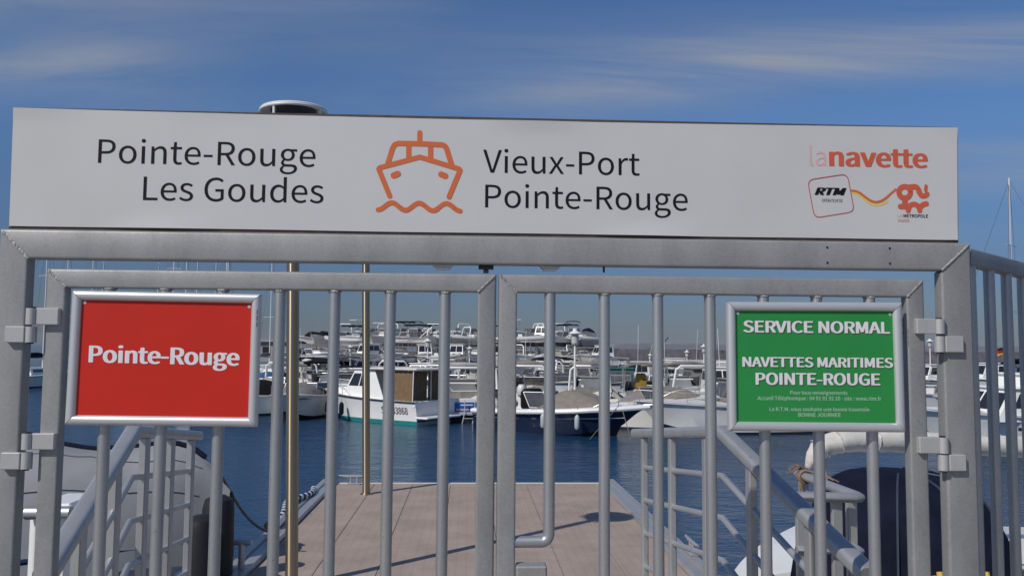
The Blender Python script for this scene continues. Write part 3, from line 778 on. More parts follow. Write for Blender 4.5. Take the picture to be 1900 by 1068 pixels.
# striped chain cover and rope on the left edge
root = thing('mooring_rope', (PX0 - .02, 8.6, .05), 'dark and white striped mooring rope along the left pontoon edge', 'rope')
for nm, mm, par in (('dark_strand', RUBBER, 0), ('white_strand', GEL, 1)):
    m = MB(); n = 34
    for i in range(n):
        if i % 2 != par: continue
        f = lambda t: Vector((PX0 + .02 + .05 * math.sin(t * 9), 7.9 + t * 2.2, .09 + .03 * math.sin(t * 5)))
        m.sweep([f(i / n), f((i + 1) / n)], .034, 8)
    build(nm, m, mm, root)
root = thing('white_float', (PX0 + .06, 8.2, .05), 'white float lying on the left pontoon edge beside the striped rope', 'float')
m = MB(); m.sweep([(PX0 + .08, 7.95, .085), (PX0 + .08, 8.0, .09), (PX0 + .07, 8.5, .09), (PX0 + .07, 8.56, .085)], [.01, .045, .045, .01], 12); build('body', m, GEL, root)

# small corner railing on the right edge
root = thing('corner_railing', (1.75, 4.3, .04), 'small corner railing with pointed handrail on the right pontoon edge', 'railing')
zr = 1.05
cA, cB, cC = Vector((1.575, 3.96, zr)), Vector((1.87, 3.92, zr)), Vector((1.87, 4.66, zr))
for k, dz in enumerate((0, -.25)):
    m = MB(); m.sweep([cC + Vector((0, 0, dz)), cB + Vector((0, .05, dz)), cB + Vector((-.004, .012, dz)), cB + Vector((-.03, 0, dz)), cA + Vector((0, 0, dz))], [.03 if k == 0 else .022] * 5, 12, flat=.8)
    build('handrail' if k == 0 else 'lower_rail', m, RAIL, root)
for (x, y) in ((1.60, 3.97), (1.87, 4.02), (1.87, 4.6), (1.77, 3.96)):
    m = MB(); m.box((x, y, zr / 2 - .2), (.05, .03, zr + .36), bev=.004); build('railing_post', m, RAIL, root)
m = MB()
m.box((1.72, 4.3, -.45), (.5, .9, .12), bev=.01); build('foot_plate', m, RAIL, root)
root = thing('frayed_rope', (1.87, 4.6, zr + .03), 'frayed pinkish rope knotted on the far end of the corner railing', 'rope')
m = MB()
for k in range(4):
    pts = [Vector((1.87 + .038 * math.cos(a), 4.60 - k * .014, zr + .034 * math.sin(a))) for a in [2 * math.pi * j / 12 for j in range(13)]]
    m.sweep(pts, .0055, 6)
rr_ = random.Random(3)
for k in range(9):                               # frayed ends and trailing strands
    e = Vector((rr_.uniform(-.09, -.01), rr_.uniform(-.02, .05), rr_.uniform(-.04, .03)))
    m.sweep([Vector((1.87, 4.58, zr + .036)), Vector((1.87, 4.58, zr + .04)) + e * .5 + Vector((0, 0, .012)), Vector((1.87, 4.58, zr + .03)) + e], [.0045, .004, .002], 5)
for k in range(3): m.sweep([(1.86, 4.56, zr + .036), (1.885 + .008 * k, 4.42, zr + .038), (1.88 + .006 * k, 4.30 - .05 * k, zr + .03)], [.0045, .004, .003], 5)
for k in range(2): m.sweep([(1.845, 4.57, zr), (1.838 + .012 * k, 4.57, zr - .08), (1.835 + .014 * k, 4.57, zr - .20)], [.009, .008, .007], 6)
build('strands', m, ROPEP, root)

# white cabinet with tube behind the left hinge
root = thing('white_locker', (-1.72, 3.25, ZQ), 'white locker with a steel tube across its top behind the lower left hinge', 'locker')
a = at(47, 932, 3.2); b = at(135, 932, 3.2)
m = MB(); m.box(((a.x + b.x) / 2, 3.35, (a.z + .02) / 2 - .2), (b.x - a.x, .28, a.z + .36), bev=.03); build('body', m, GEL, root)
m = MB(); m.sweep([(a.x + .01, 3.19, a.z - .035), (b.x - .0, 3.19, a.z - .035)], .024, 14); build('tube', m, CHROME, root)
m = MB(); m.sweep([(a.x + .06, 3.2, a.z - .36), (a.x + .06, 3.18, a.z - .36)], .015, 12); build('knob', m, CHROME, root)


# ------------------------------------------------------------------ boat building
def sheer_z(t, fs, fb): return fs + (fb - fs) * t ** 1.7
def half_beam(t, B, full=2.4): return B / 2 * (0.90 + 0.10 * min(1, t / .4)) * max(0.012, 1 - max(0, (t - .40) / .60) ** full)
def hull(root, L, B, fs, fb, topm, botm, rake=None, stripe=None, name='hull', boot=0.10, full=2.4):
    """lofted V hull, stern at x = 0, bow at x = L, waterline z = 0"""
    rake = rake if rake is not None else L * .14
    n = 16; secs = []
    for i in range(n + 1):
        t = i / n; b = half_beam(t, B, full); zs = sheer_z(t, fs, fb)
        zk = -.38 + max(0, (t - .72) / .28) ** 2 * .36
        zc = -.10 + .42 * t ** 3 * fb
        bc = b * (.86 - .45 * t ** 3)
        P = []
        for (y, z, h) in ((0, zk, 0), (bc * .55, (zk + zc) / 2 - .03, .05), (bc, zc, .15), (bc + (b - bc) * .12, max(zc + .03, boot), .2), (bc + (b - bc) * .45, max(zc + .06, boot) * .45 + zs * .55, .6), (b, zs, 1.0)):
            x = L * t - rake * (1 - h) * t ** 4
            P.append(Vector((x, y, z)))
        secs.append([Vector((p.x, -p.y, p.z)) for p in P[::-1]] + P[1:])
    m = MB(); w = len(secs[0]); vs = [p for q in secs for p in q]
    o = len(m.v); m.v += vs
    for i in range(n):
        for k in range(w - 1):
            m.f.append([o + i * w + k, o + i * w + k + 1, o + (i + 1) * w + k + 1, o + (i + 1) * w + k]); m.m.append(1 if 2 <= k <= 7 else 0)
    m.f.append(list(range(w))); m.m.append(0)
    h = build(name, m, [topm, botm], root, world=False, angle=28)
    m = MB()
    for sg in (-1, 1):
        m.sweep([Vector((L * t, sg * (half_beam(t, B, full) + .008), sheer_z(t, fs, fb) - .03)) for t in [i / 20 for i in range(21)]], .025, 6)
    build('rub_rail', m, stripe or GELG, h, world=False)
    return h
def deck(root, L, B, fs, fb, tc, m_, full=2.4, floor=.22):
    """side decks, crowned foredeck from tc forward and a sunken cockpit aft"""
    m = MB(); n = 20
    for i in range(n):
        t0, t1 = i / n, (i + 1) / n
        for a, b in ((t0, t1),):
            for sg in (-1, 1):
                q = []
                for t in (a, b):
                    bb = half_beam(t, B, full); z = sheer_z(t, fs, fb) + .012
                    inner = max(0, bb - .20) if t < tc - 1e-6 else 0
                    q.append((Vector((L * t, sg * bb, z)), Vector((L * t, sg * inner, z + (.10 * min(1, bb / (B * .3)) if inner == 0 else .02)))))
                m.add([q[0][0], q[0][1], q[1][1], q[1][0]], [(0, 1, 2, 3)])
                if a < tc:
                    f0 = Vector((q[0][1].x, q[0][1].y, floor)); f1 = Vector((q[1][1].x, q[1][1].y, floor))
                    m.add([q[0][1], f0, f1, q[1][1]], [(0, 1, 2, 3)]); m.add([f0, Vector((f0.x, 0, floor)), Vector((f1.x, 0, floor)), f1], [(0, 1, 2, 3)])
    bb = half_beam(0, B, full) - .0
    m.box((.10, 0, fs - .10), (.16, 2 * bb - .06, .24), bev=.02)
    return build('deck', m, m_, root, world=False, angle=40)
def cabin(root, x0, x1, w, z0, h, m_, sf=.45, sb=.08, roof=0.12, win=True, name='cabin', glass=None):
    """trapezoid wheelhouse: sf / sb = lean of front / back as a share of the height; windows and roof are parts"""
    t = .86; a = [(x0, -w / 2, z0), (x1, -w / 2, z0), (x1, w / 2, z0), (x0, w / 2, z0)]
    b = [(x0 + sb * h, -w / 2 * t, z0 + h), (x1 - sf * h, -w / 2 * t, z0 + h), (x1 - sf * h, w / 2 * t, z0 + h), (x0 + sb * h, w / 2 * t, z0 + h)]
    m = MB(); m.add(a + b, [(0, 1, 5, 4), (1, 2, 6, 5), (2, 3, 7, 6), (3, 0, 4, 7), (4, 5, 6, 7)])
    c = build(name, m, m_, root, world=False)
    if win:
        A = [Vector(p) for p in a]; Bq = [Vector(p) for p in b]
        def pane(i, j, u0, u1, v0, v1, nm='window'):
            p = [A[i].lerp(A[j], u).lerp(Bq[i].lerp(Bq[j], u), v) for u, v in ((u0, v0), (u1, v0), (u1, v1), (u0, v1))]
            nn = (p[1] - p[0]).cross(p[3] - p[0]).normalized() * .012
            if nn.dot(p[0] - Vector(((x0 + x1) / 2, 0, z0 + h / 2))) < 0: nn = -nn
            build(nm, MB().slab(p, nn), glass or GLASS, c, world=False, smooth=False)
        pane(0, 1, .08, .48, .42, .86); pane(0, 1, .53, .93, .42, .86)
        pane(2, 3, .07, .47, .42, .86); pane(2, 3, .52, .92, .42, .86)
        pane(1, 2, .06, .48, .35, .88); pane(1, 2, .52, .94, .35, .88)
    m = MB(); m.box(((x0 + x1 + (sb - sf) * h) / 2 - roof / 2, 0, z0 + h + .03), (x1 - x0 - (sf + sb) * h + .22 + roof, w * t + .16, .06), bev=.025)
    build('roof', m, m_, c, world=False)
    return c
def windshield(root, x, w, z, h=.45, depth=.5, fr=None):
    m = MB(); fm = MB()
    pts = [Vector((x - depth, -w / 2, z)), Vector((x, -w / 2 * .72, z)), Vector((x, w / 2 * .72, z)), Vector((x - depth, w / 2, z))]
    top = [Vector((p.x - h * .55, p.y * .92, p.z + h)) for p in pts]
    for i in range(3):
        n = (pts[i + 1] - pts[i]).cross(top[i] - pts[i]).normalized() * .012
        m.slab([pts[i], pts[i + 1], top[i + 1], top[i]], n)
    g = build('windshield', m, CLEARP, root, world=False, smooth=False)
    fm.sweep(top, .018, 6); fm.sweep(pts, .018, 6)
    for a, b in zip(pts, top): fm.sweep([a, b], .018, 6)
    build('windshield_frame', fm, fr or CHROME, g, world=False)
def bimini(root, x0, x1, w, z, m_, zbase, folded=False, poles=True):
    m = MB()
    if folded:                                     # rolled up in its boot across the beam
        pts = [Vector(((x0 + x1) / 2 + .05 * math.sin(k), -w / 2 + w * k / 10, z + .10 * (1 - ((k - 5) / 5) ** 2))) for k in range(11)]
        m.sweep(pts, [.06, .10, .12, .13, .13, .135, .13, .13, .12, .10, .06], 10)
    else:
        n, q = 8, 6; top = []; bot = []
        for i in range(q + 1):
            for k in range(n + 1):
                u_, v_ = i / q, k / n * 2 - 1
                zz = z + .16 * (1 - v_ ** 4) - .05 * math.sin(u_ * math.pi * 2) ** 2 - .04 * (abs(u_ - .5) * 2) ** 3
                top.append(Vector((x0 + (x1 - x0) * u_, v_ * w / 2, zz)))
        bot = [p + Vector((0, 0, -.03)) for p in top]; W_ = n + 1; T = len(top)
        fs_ = [(i * W_ + k, (i + 1) * W_ + k, (i + 1) * W_ + k + 1, i * W_ + k + 1) for i in range(q) for k in range(n)]
        fs_ += [tuple(T + j for j in f[::-1]) for f in fs_]
        for k in range(n): fs_ += [(k, k + 1, T + k + 1, T + k), (q * W_ + k + 1, q * W_ + k, T + q * W_ + k, T + q * W_ + k + 1)]
        for i in range(q): fs_ += [((i + 1) * W_, i * W_, T + i * W_, T + (i + 1) * W_), (i * W_ + n, (i + 1) * W_ + n, T + (i + 1) * W_ + n, T + i * W_ + n)]
        m.add(top + bot, fs_)
    b = build('bimini_top', m, m_, root, world=False, angle=60)
    if poles:
        xm = (x0 + x1) / 2
        for sg in (-1, 1):
            fm = MB()
            for xx in ((x0 + .05, x1 - .05) if not folded else (xm,)):
                fm.sweep([(xm, sg * w / 2 * .98, zbase), (xx, sg * w / 2 * .96, z + .02)], .016, 6)
            fm.sweep([(xm - .8, sg * w / 2 * .98, zbase), (xm + .1, sg * w / 2 * .96, z - .1)], .013, 6)
            build('bimini_pole', fm, CHROME, root, world=False)
    return b
def cover(root, x0, x1, w, z0, h, m_, peak=.5, seed=1, name='canvas_cover', taper=.55):
    """tent-like canvas cover with folds"""
    m = MB(); n, q = 16, 16; V = []
    for i in range(n + 1):
        u_ = i / n; prof = (math.sin(min(1, u_ / peak) * math.pi / 2) if u_ < peak else math.cos((u_ - peak) / (1 - peak) * math.pi / 2)) ** .75
        for k in range(q + 1):
            v_ = k / q * 2 - 1
            zz = z0 + h * prof * (1 - abs(v_) ** 2.6)
            x = x0 + (x1 - x0) * u_; y = v_ * w / 2 * (1 - taper * max(0, u_ - .5) * 2 * .5)
            zz += .05 * h * noise.noise(Vector((x * 2.1, y * 2.4, seed))) + .04 * h * math.sin(v_ * 9 + seed + u_ * 4) * prof
            V.append(Vector((x, y, zz)))
    W_ = q + 1
    m.add(V, [(i * W_ + k, (i + 1) * W_ + k, (i + 1) * W_ + k + 1, i * W_ + k + 1) for i in range(n) for k in range(q)])
    return build(name, m, m_, root, world=False, angle=60)
def outboard(root, y=0.0, m_=None, s=1.0, x=-.05, z=.45, tilt=0.0):
    rot = Matrix.Rotation(tilt, 3, 'Y')
    T = lambda p: Vector((x, y, z)) + rot @ (Vector(p) * s)
    secs = []
    for zz, sx, sy, dx in ((0, .20, .15, -.28), (.08, .27, .19, -.30), (.28, .28, .20, -.31), (.42, .25, .17, -.32), (.50, .16, .11, -.33)):
        secs.append([T((dx + sx * math.cos(a) * (1 if math.cos(a) < 0 else 1.0), sy * math.sin(a), zz)) for a in [2 * math.pi * k / 12 for k in range(12)]])
    m = MB(); m.loft(secs, closed=True, caps=True); o = build('outboard_motor', m, m_ or MOTORK, root, world=False, angle=50)
    m = MB(); m.loft([[T((-.28 + a, b, 0)) for a, b in ((-.12, -.06), (.12, -.06), (.12, .06), (-.12, .06))], [T((-.28 + a, b, -.7)) for a, b in ((-.09, -.035), (.07, -.035), (.07, .035), (-.09, .035))]], closed=True, caps=True)
    m.box(T((-.10, 0, -.12)), (.22 * s, .16 * s, .22 * s)); build('motor_leg', m, m_ or MOTORK, o, world=False)
def bow_rail(root, L, B, fs, fb, t0=.55, h=.38, full=2.4):
    m = MB()
    for sg in (-1, 1):
        pts = [Vector((L * t - .05, sg * max(0, half_beam(t, B, full) - .07), sheer_z(t, fs, fb) + h * min(1, (t - t0) * 8 + .15))) for t in [t0 + (0.985 - t0) * k / 10 for k in range(11)]]
        m.sweep(pts, .013, 6)
        for k in (2, 5, 8): m.sweep([pts[k], (pts[k].x - .02, pts[k].y, sheer_z(pts[k].x / L, fs, fb))], .011, 5)
    build('bow_rail', m, CHROME, root, world=False)
def fender(root, x, y, z, m_=None, s=1.0):
    m = MB(); m.sweep([(x, y, z), (x, y, z - .04 * s), (x, y, z - .10 * s), (x, y, z - .42 * s), (x, y, z - .48 * s), (x, y, z - .5 * s)], [.02 * s, .06 * s, .09 * s, .09 * s, .06 * s, .02 * s], 10)
    f = build('fender', m, m_ or CANVN, root, world=False)
    m = MB(); m.sweep([(x, y, z), (x, y * .97, z + .3 * s)], .008, 5); build('fender_line', m, ROPE, f, world=False)
def arch(root, x, w, z0, h, m_, r=.04, lean=.3):
    m = MB(); m.sweep([(x, -w / 2, z0), (x - lean * .8, -w / 2 * .9, z0 + h * .85), (x - lean, -w / 2 * .7, z0 + h), (x - lean, w / 2 * .7, z0 + h), (x - lean * .8, w / 2 * .9, z0 + h * .85), (x, w / 2, z0)], r, 8)
    build('radar_arch', m, m_, root, world=False, angle=60)
def console(root, x, z, m_, s=1.0):
    m = MB(); m.loft([[(x - .3 * s, -.35 * s, z), (x + .4 * s, -.35 * s, z), (x + .4 * s, .35 * s, z), (x - .3 * s, .35 * s, z)], [(x - .25 * s, -.3 * s, z + .75 * s), (x + .15 * s, -.3 * s, z + .75 * s), (x + .15 * s, .3 * s, z + .75 * s), (x - .25 * s, .3 * s, z + .75 * s)]], closed=True, caps=True)
    build('console', m, m_, root, world=False)
    m = MB(); m.slab([(x + .16 * s, -.3 * s, z + .74 * s), (x + .16 * s, .3 * s, z + .74 * s), (x - .02 * s, .26 * s, z + 1.1 * s), (x - .02 * s, -.26 * s, z + 1.1 * s)], (.012, 0, .005)); build('windshield', m, CLEARP, root, world=False, smooth=False)
def rib_tube(root, L, B, z, r, m_):
    m = MB(); pts = []; rad_ = []
    for sg in (-1, 1):
        seq = [i / 12 for i in range(13)]
        P = [Vector((L * t, sg * (half_beam(t, B, 3.0) - r * .5), z + .30 * t ** 3)) for t in seq]
        if sg == -1: pts += P; rad_ += [.06] + [r] * 12
        else: pts += P[::-1]; rad_ += [r] * 12 + [.06]
    m.sweep(pts, rad_, 12); build('inflatable_tube', m, m_, root, world=False, angle=60)

def boat_root(name, px, Y, hdg, label, group=None, z=WZ, anchor=0.0, py=660, L=6):
    """Empty at the boat's stern foot, on the water; hdg = where the bow points, degrees from +X (right) towards +Y (away)"""
    c = at(px, py, Y); a = R(hdg)
    off = Vector((math.cos(a), math.sin(a), 0)) * L * .5
    return thing(name, Vector((c.x, c.y, z)) - off, label, 'boat', group, a)
def motorboat(px, Y, hdg, label, L=6.0, B=2.3, fs=.62, fb=1.0, top=GEL, bot=DKBOT, feats=(), canvas=None, z=WZ, group='boats moored in the harbour', stripe=None, name='motorboat', motor=None):
    r = boat_root(name, px, Y, hdg, label, group, z, L=L); cv = canvas or CANVN
    hull(r, L, B, fs, fb, top, bot, stripe=stripe)
    deck(r, L, B, fs, fb, .52, GEL2 if top is not GEL2 else GEL)
    if 'cabin' in feats: cabin(r, L * .30, L * .66, B * .72, fs + .06, 1.15, GEL)
    if 'cuddy' in feats: cabin(r, L * .50, L * .82, B * .55, fs + .14, .34, GEL, sf=1.6, win=False, name='cuddy')
    if 'shield' in feats: windshield(r, L * .60, B * .78, fs + .16, .50, .8)
    if 'console' in feats: console(r, L * .42, .25, GEL)
    if 'bimini' in feats: bimini(r, L * .12, L * .52, B * .86, fs + 1.42, cv, fs)
    if 'folded' in feats: bimini(r, L * .2, L * .5, B * .9, fs + 1.25, cv, fs, folded=True)
    if 'cover' in feats: cover(r, L * .02, L * .66, B * .93, fs - .02, .75, cv, .62, seed=px * .01)
    if 'bowcover' in feats: cover(r, L * .30, L * .86, B * .8, fs + .06, .62, cv, .42, seed=px * .01)
    if 'arch' in feats: arch(r, L * .22, B * .9, fs, 1.25, GEL, .06)
    if 'ttop' in feats:
        arch(r, L * .38, B * .6, .3, 1.9, CHROME, .025, .05); arch(r, L * .52, B * .6, .3, 1.9, CHROME, .025, .05)
        m = MB(); m.box((L * .44, 0, 2.24), (L * .3, B * .72, .07), bev=.03); build('hard_top', m, GEL, r, world=False)
    if 'tent' in feats:                            # canvas and clear vinyl cockpit enclosure
        cabin(r, L * .10, L * .54, B * .80, fs, .98, cv, sf=.5, sb=.25, glass=CLEARP, name='cockpit_tent')
    if 'rail' in feats: bow_rail(r, L, B, fs, fb)
    if 'rib' in feats: rib_tube(r, L, B * 1.12, fs * .78, .24, RIBG)
    if 'fend' in feats:
        for t in (.3, .6): fender(r, L * t, -half_beam(t, B) - .09, .62); fender(r, L * t, half_beam(t, B) + .09, .62)
    if 'ob' in feats: outboard(r, 0, motor or MOTORK, 1.1, z=fs - .1)
    if 'ob2' in feats: outboard(r, .32, motor or MOTORK, 1.0, z=fs - .1); outboard(r, -.32, motor or MOTORK, 1.0, z=fs - .1)
    if 'antenna' in feats:
        m = MB(); m.sweep([(L * .3, .3, fs + .8), (L * .22, .3, fs + 3.4)], .012, 5); build('antenna', m, GEL, r, world=False)
    return r
def sailboat(px, Y, hdg, label, L=8.5, mast=11.0, top=GEL, canvas=CANVN, group='sailing boats beyond the left post'):
    r = boat_root('sailboat', px, Y, hdg, label, group, L=L); B = L * .32
    hull(r, L, B, .8, 1.05, top, DKBOT, rake=L * .10); deck(r, L, B, .8, 1.05, .28, GEL)
    cabin(r, L * .34, L * .68, B * .5, .88, .42, GEL, sf=1.0, sb=.1)
    m = MB(); m.sweep([(L * .58, 0, 1.2), (L * .57, 0, mast)], [.045, .026], 8); ms = build('mast', m, GEL, r, world=False)
    for zz in (mast * .45, mast * .72):
        m = MB(); m.sweep([(L * .57, -.75 + zz * .02, zz), (L * .575, 0, zz + .05), (L * .57, .75 - zz * .02, zz)], .018, 5); build('spreader', m, GEL, ms, world=False)
    m = MB(); m.sweep([(L * .57, 0, 2.0), (L * .14, 0, 2.1)], .05, 8); build('boom', m, CHROME, r, world=False)
    m = MB(); m.sweep([(L * .56, 0, 2.25), (L * .50, 0, 2.27), (L * .2, 0, 2.25), (L * .13, 0, 2.18)], [.13, .15, .12, .04], 8, flat=1.3); build('sail_cover', m, canvas, r, world=False)
    for nm, p in (('forestay', (L * .99, 0, 1.1)), ('backstay', (.05, 0, .85))):
        m = MB(); m.sweep([p, (L * .57, 0, mast - .1)], .010, 4); build(nm, m, STEELR, r, world=False)
    for sg in (-1, 1):
        m = MB(); m.sweep([(L * .55, sg * B * .47, .9), (L * .57, sg * (.75 - mast * .009), mast * .45), (L * .57, sg * .06, mast - .3)], .008, 4); build('shroud', m, STEELR, r, world=False)
    return r

# --- front row, left to right
motorboat(452, 38, 215, 'white boat under a black cover behind the right edge of the red sign', 6.2, 2.4, .8, 1.1, feats=('cover',), canvas=CANVK)
motorboat(566, 37.5, 262, 'white boat bow-on under a grey cover behind the nearer bronze post', 6.4, 2.7, .80, 1.12, feats=('bowcover', 'shield', 'rail'), canvas=CANVG)
motorboat(646, 43, 105, 'boat with navy awning and grey cockpit tent left of the farther bronze post', 6.4, 2.5, .75, 1.1, feats=('tent', 'ob2', 'rail'), canvas=CANVL)
bimini(bpy.data.objects['motorboat.002'], .6, 3.6, 2.2, 1.98, CANVN, .75)

# cabin boat with registration number
Lc, Bc, fsc, fbc = 6.3, 2.5, .92, 1.22
cst = on(803, 786, WZ)
hd = R(143)
rc = thing('cabin_boat', Vector((cst.x, cst.y, WZ)), 'white cabin boat with teal bottom, tan curtain and painted number ST 683868', 'boat', 'boats moored in the harbour', hd)
hull(rc, Lc, Bc, fsc, fbc, GEL, TEAL, stripe=CANVK, boot=.16)
deck(rc, Lc, Bc, fsc, fbc, .34, GEL)
cabin(rc, Lc * .40, Lc * .66, Bc * .80, fsc + .05, 1.16, GEL, sf=.55)
cabin(rc, Lc * .60, Lc * .86, Bc * .55, fsc + .10, .40, GEL, sf=1.5, win=False, name='cuddy')
m = MB(); m.box((Lc * .21, 0, fsc + 1.26), (Lc * .44, Bc * .92, .10), bev=.045); build('awning', m, CANVW, rc, world=False)
for y_ in (-.5, .5):
    m = MB(); n = 14
    m.loft([[(Lc * .05 + .025 * math.sin(k * 2.2), y_ * 2 * .52 - .5 + k / n * 1.0, z_) for k in range(n + 1)] for z_ in (fsc + .02, fsc + 1.2)]); build('curtain', m, CANVB, rc, world=False, angle=60)
m = MB(); n = 20
m.loft([[(Lc * .03 + k / n * Lc * .24, 1.10 - (.10 if z_ > fsc + .5 else 0) + .02 * math.sin(k * 2.0), z_) for k in range(n + 1)] for z_ in (fsc + .02, fsc + 1.2)]); build('curtain', m, CANVB, rc, world=False, angle=60)
for y_ in (-1.12, 0, 1.12):
    m = MB(); m.sweep([(Lc * .02, y_, fsc), (Lc * .02, y_ * .96, fsc + 1.22)], .022, 6); build('awning_pole', m, GEL, rc, world=False)
for sg in (-1, 1):
    m = MB(); m.slab([(Lc * .26, sg * 1.08, fsc), (Lc * .42, sg * 1.08, fsc), (Lc * .40, sg * .98, fsc + 1.2), (Lc * .36, sg * .98, fsc + 1.2)], (0, .03, 0)); build('wing_panel', m, GEL, rc, world=False)
m = MB(); m.box((-.30, 0, .30), (.62, Bc * .86, .09), bev=.03); build('swim_platform', m, GEL, rc, world=False)
m = MB(); m.box((-.02, 0, .16), (.03, Bc * .80, .05)); build('boot_line', m, BLBOT, rc, world=False)
for t in (.22, .62, .82): fender(rc, Lc * t, half_beam(t, Bc) + .10, .78, CANVN, 1.1)
bow_rail(rc, Lc, Bc, fsc, fbc, .58, .45)
# number painted on the port side
v, f = text_mesh('ST 683868', F_HUM)
xa, xb = min(p.x for p in v), max(p.x for p in v); sc_ = 1.35 / (xb - xa); m = MB()
for p in v:
    t = (.42 + 1.35 - (p.x - xa) * sc_) / Lc; zz = .42 + p.y * sc_ * 1.25
    bb = half_beam(t, Bc); bc = bb * (.86 - .45 * t ** 3); zs = sheer_z(t, fsc, fbc); zm = .16 * .45 + zs * .55
    ym = bc + (bb - bc) * .45; y0 = bc + (bb - bc) * .12
    y_ = y0 + (ym - y0) * (zz - .16) / (zm - .16) if zz < zm else ym + (bb - ym) * (zz - zm) / (zs - zm)
    m.v.append(Vector((t * Lc - Lc * .14 * .5 * t ** 4, y_ + .02, zz)))
m.f = f; m.m = [0] * len(f)
build('registration_number', m, INK, rc, world=False, smooth=False)

# stern-on boat with a blue board, behind a low finger jetty with a ladder
rb = motorboat(857, 38, 96, 'grey-white boat stern-on with a blue board on its transom', 6.6, 2.6, .95, 1.2, feats=('shield', 'arch', 'folded', 'rail', 'cuddy'), canvas=CANVL, top=GEL)
m = MB(); m.box((-.06, .10, .62), (.03, 1.0, .40), bev=.008); bbd = build('transom_board', m, BLUEC, rb, world=False)
for k, (dz_, w_) in enumerate(((.09, .5), (-.10, .85))):
    m = MB(); m.box((-.077, .10, .62 + dz_), (.004, w_, .05 + .02 * k)); build('board_print', m, (WPRINT, PINK)[k], rb, world=False)
jet = thing('finger_jetty', at(846, 770, 34.6), 'low grey finger jetty with a ladder beside the cabin boat', 'jetty')
a, b = at(834, 768, 34.5), at(892, 768, 34.5); a.z = b.z = WZ + .42
m = MB(); m.box(((a.x + b.x) / 2, 35.2, WZ + .36), (b.x - a.x, 1.4, .12), bev=.01); build('deck', m, GELG, jet)
m = MB(); m.box(((a.x + b.x) / 2, 35.2, WZ + .05), (b.x - a.x - .1, 1.2, .5)); build('float', m, RUBBER, jet)
xl = at(862, 770, 34.4).x; m = MB()
for dx in (0, .42): m.sweep([(xl + dx, 34.48, WZ + .9), (xl + dx, 34.44, WZ + .4), (xl + dx - .12, 34.2, WZ - .15)], .02, 6)
for k in range(3): m.sweep([(xl - .04 * k, 34.42 - .07 * k, WZ + .38 - .2 * k), (xl + .42 - .04 * k, 34.42 - .07 * k, WZ + .38 - .2 * k)], .018, 6)
build('ladder', m, GELG, jet)

# blue hulled boat
bowp = on(1200, 812, WZ); stp = on(962, 797, WZ)
hb = math.atan2(bowp.y - stp.y, bowp.x - stp.x); Lb = 6.6
dirb = Vector((math.cos(hb), math.sin(hb), 0))
tip = at(1206, 757, bowp.y); rbp = Vector((tip.x, bowp.y, WZ)) - dirb * Lb
rbl = thing('blue_boat', rbp, 'navy blue hulled motorboat under a taupe cover moored side-on in the centre', 'boat', 'boats moored in the harbour', hb)
Bb, fsb, fbb = 2.5, .80, 1.13
hull(rbl, Lb, Bb, fsb, fbb, NAVYG, DKBOT, rake=1.25, stripe=GEL, boot=.02); deck(rbl, Lb, Bb, fsb, fbb, .46, GEL)
cover(rbl, Lb * .40, Lb * .80, Bb * .84, fsb + .10, .66, CANVT, .38, seed=3)
m = MB()
for sg in (-1, 1):
    m.sweep([Vector((Lb * t, sg * (half_beam(t, Bb) * (.93 - .25 * t ** 3) + .0), sheer_z(t, fsb, fbb) * .60 + .04)) for t in [.02 + .86 * k / 16 for k in range(17)]], .012, 5)
    m.sweep([Vector((Lb * t, sg * (half_beam(t, Bb) + .012), sheer_z(t, fsb, fbb) - .07)) for t in [k / 20 for k in range(21)]], .085, 8, flat=1.0)
build('white_band', m, GEL, rbl, world=False)
for t in (.47, .66): fender(rbl, Lb * t, -half_beam(t, Bb) - .09, .78, GELG, 1.05)
windshield(rbl, Lb * .46, Bb * .72, fsb + .12, .55, .7); arch(rbl, Lb * .2, Bb * .86, fsb, 1.3, CHROME, .03)
m = MB(); m.box((Lb * .16, -.3, fsb + .18), (.7, .8, .5), bev=.18); build('seat_cover', m, CANVW, rbl, world=False)
m = MB(); m.box((Lb * .28, .2, fsb + .35), (.55, 1.0, .8), bev=.12); build('console_cover', m, CANVK, rbl, world=False)
bow_rail(rbl, Lb, Bb, fsb, fbb, .74, .30)
m = MB(); m.sweep([(Lb * .97, -.05, fbb), (Lb * 1.02, 0, fbb + .02), (Lb * 1.05, 0, fbb - .12)], .04, 8); build('anchor', m, CHROME, rbl, world=False)
for y_, q in ((-.25, (5.2, -2.0, .05)), (-.1, (6.4, -1.3, .05))):
    m = MB(); m.sweep([(Lb * .86, y_ - .3, fbb), q], .014, 5); build('mooring_line', m, ROPE, rbl, world=False)

motorboat(1212, 32.5, 338, 'white boat with beige windscreen cover and dark anchor just right of the blue hull', 6.6, 2.5, .95, 1.35, feats=('shield', 'bowcover', 'rail'), canvas=CANVT)
motorboat(1345, 31, 187, 'broad white boat with grey folded bimini left of the green sign', 7.2, 2.7, .95, 1.2, feats=('tent', 'folded', 'rail'), canvas=CANVG)
motorboat(1530, 34, 200, 'white open boat hidden mostly behind the green sign', 6.5, 2.5, .9, 1.1, feats=('shield', 'bimini'), canvas=CANVN)
motorboat(1733, 40, 190, 'white boat with dark tackle seen in the gap by the right hinges', 6.4, 2.5, .9, 1.15, feats=('shield', 'rail', 'cuddy'))

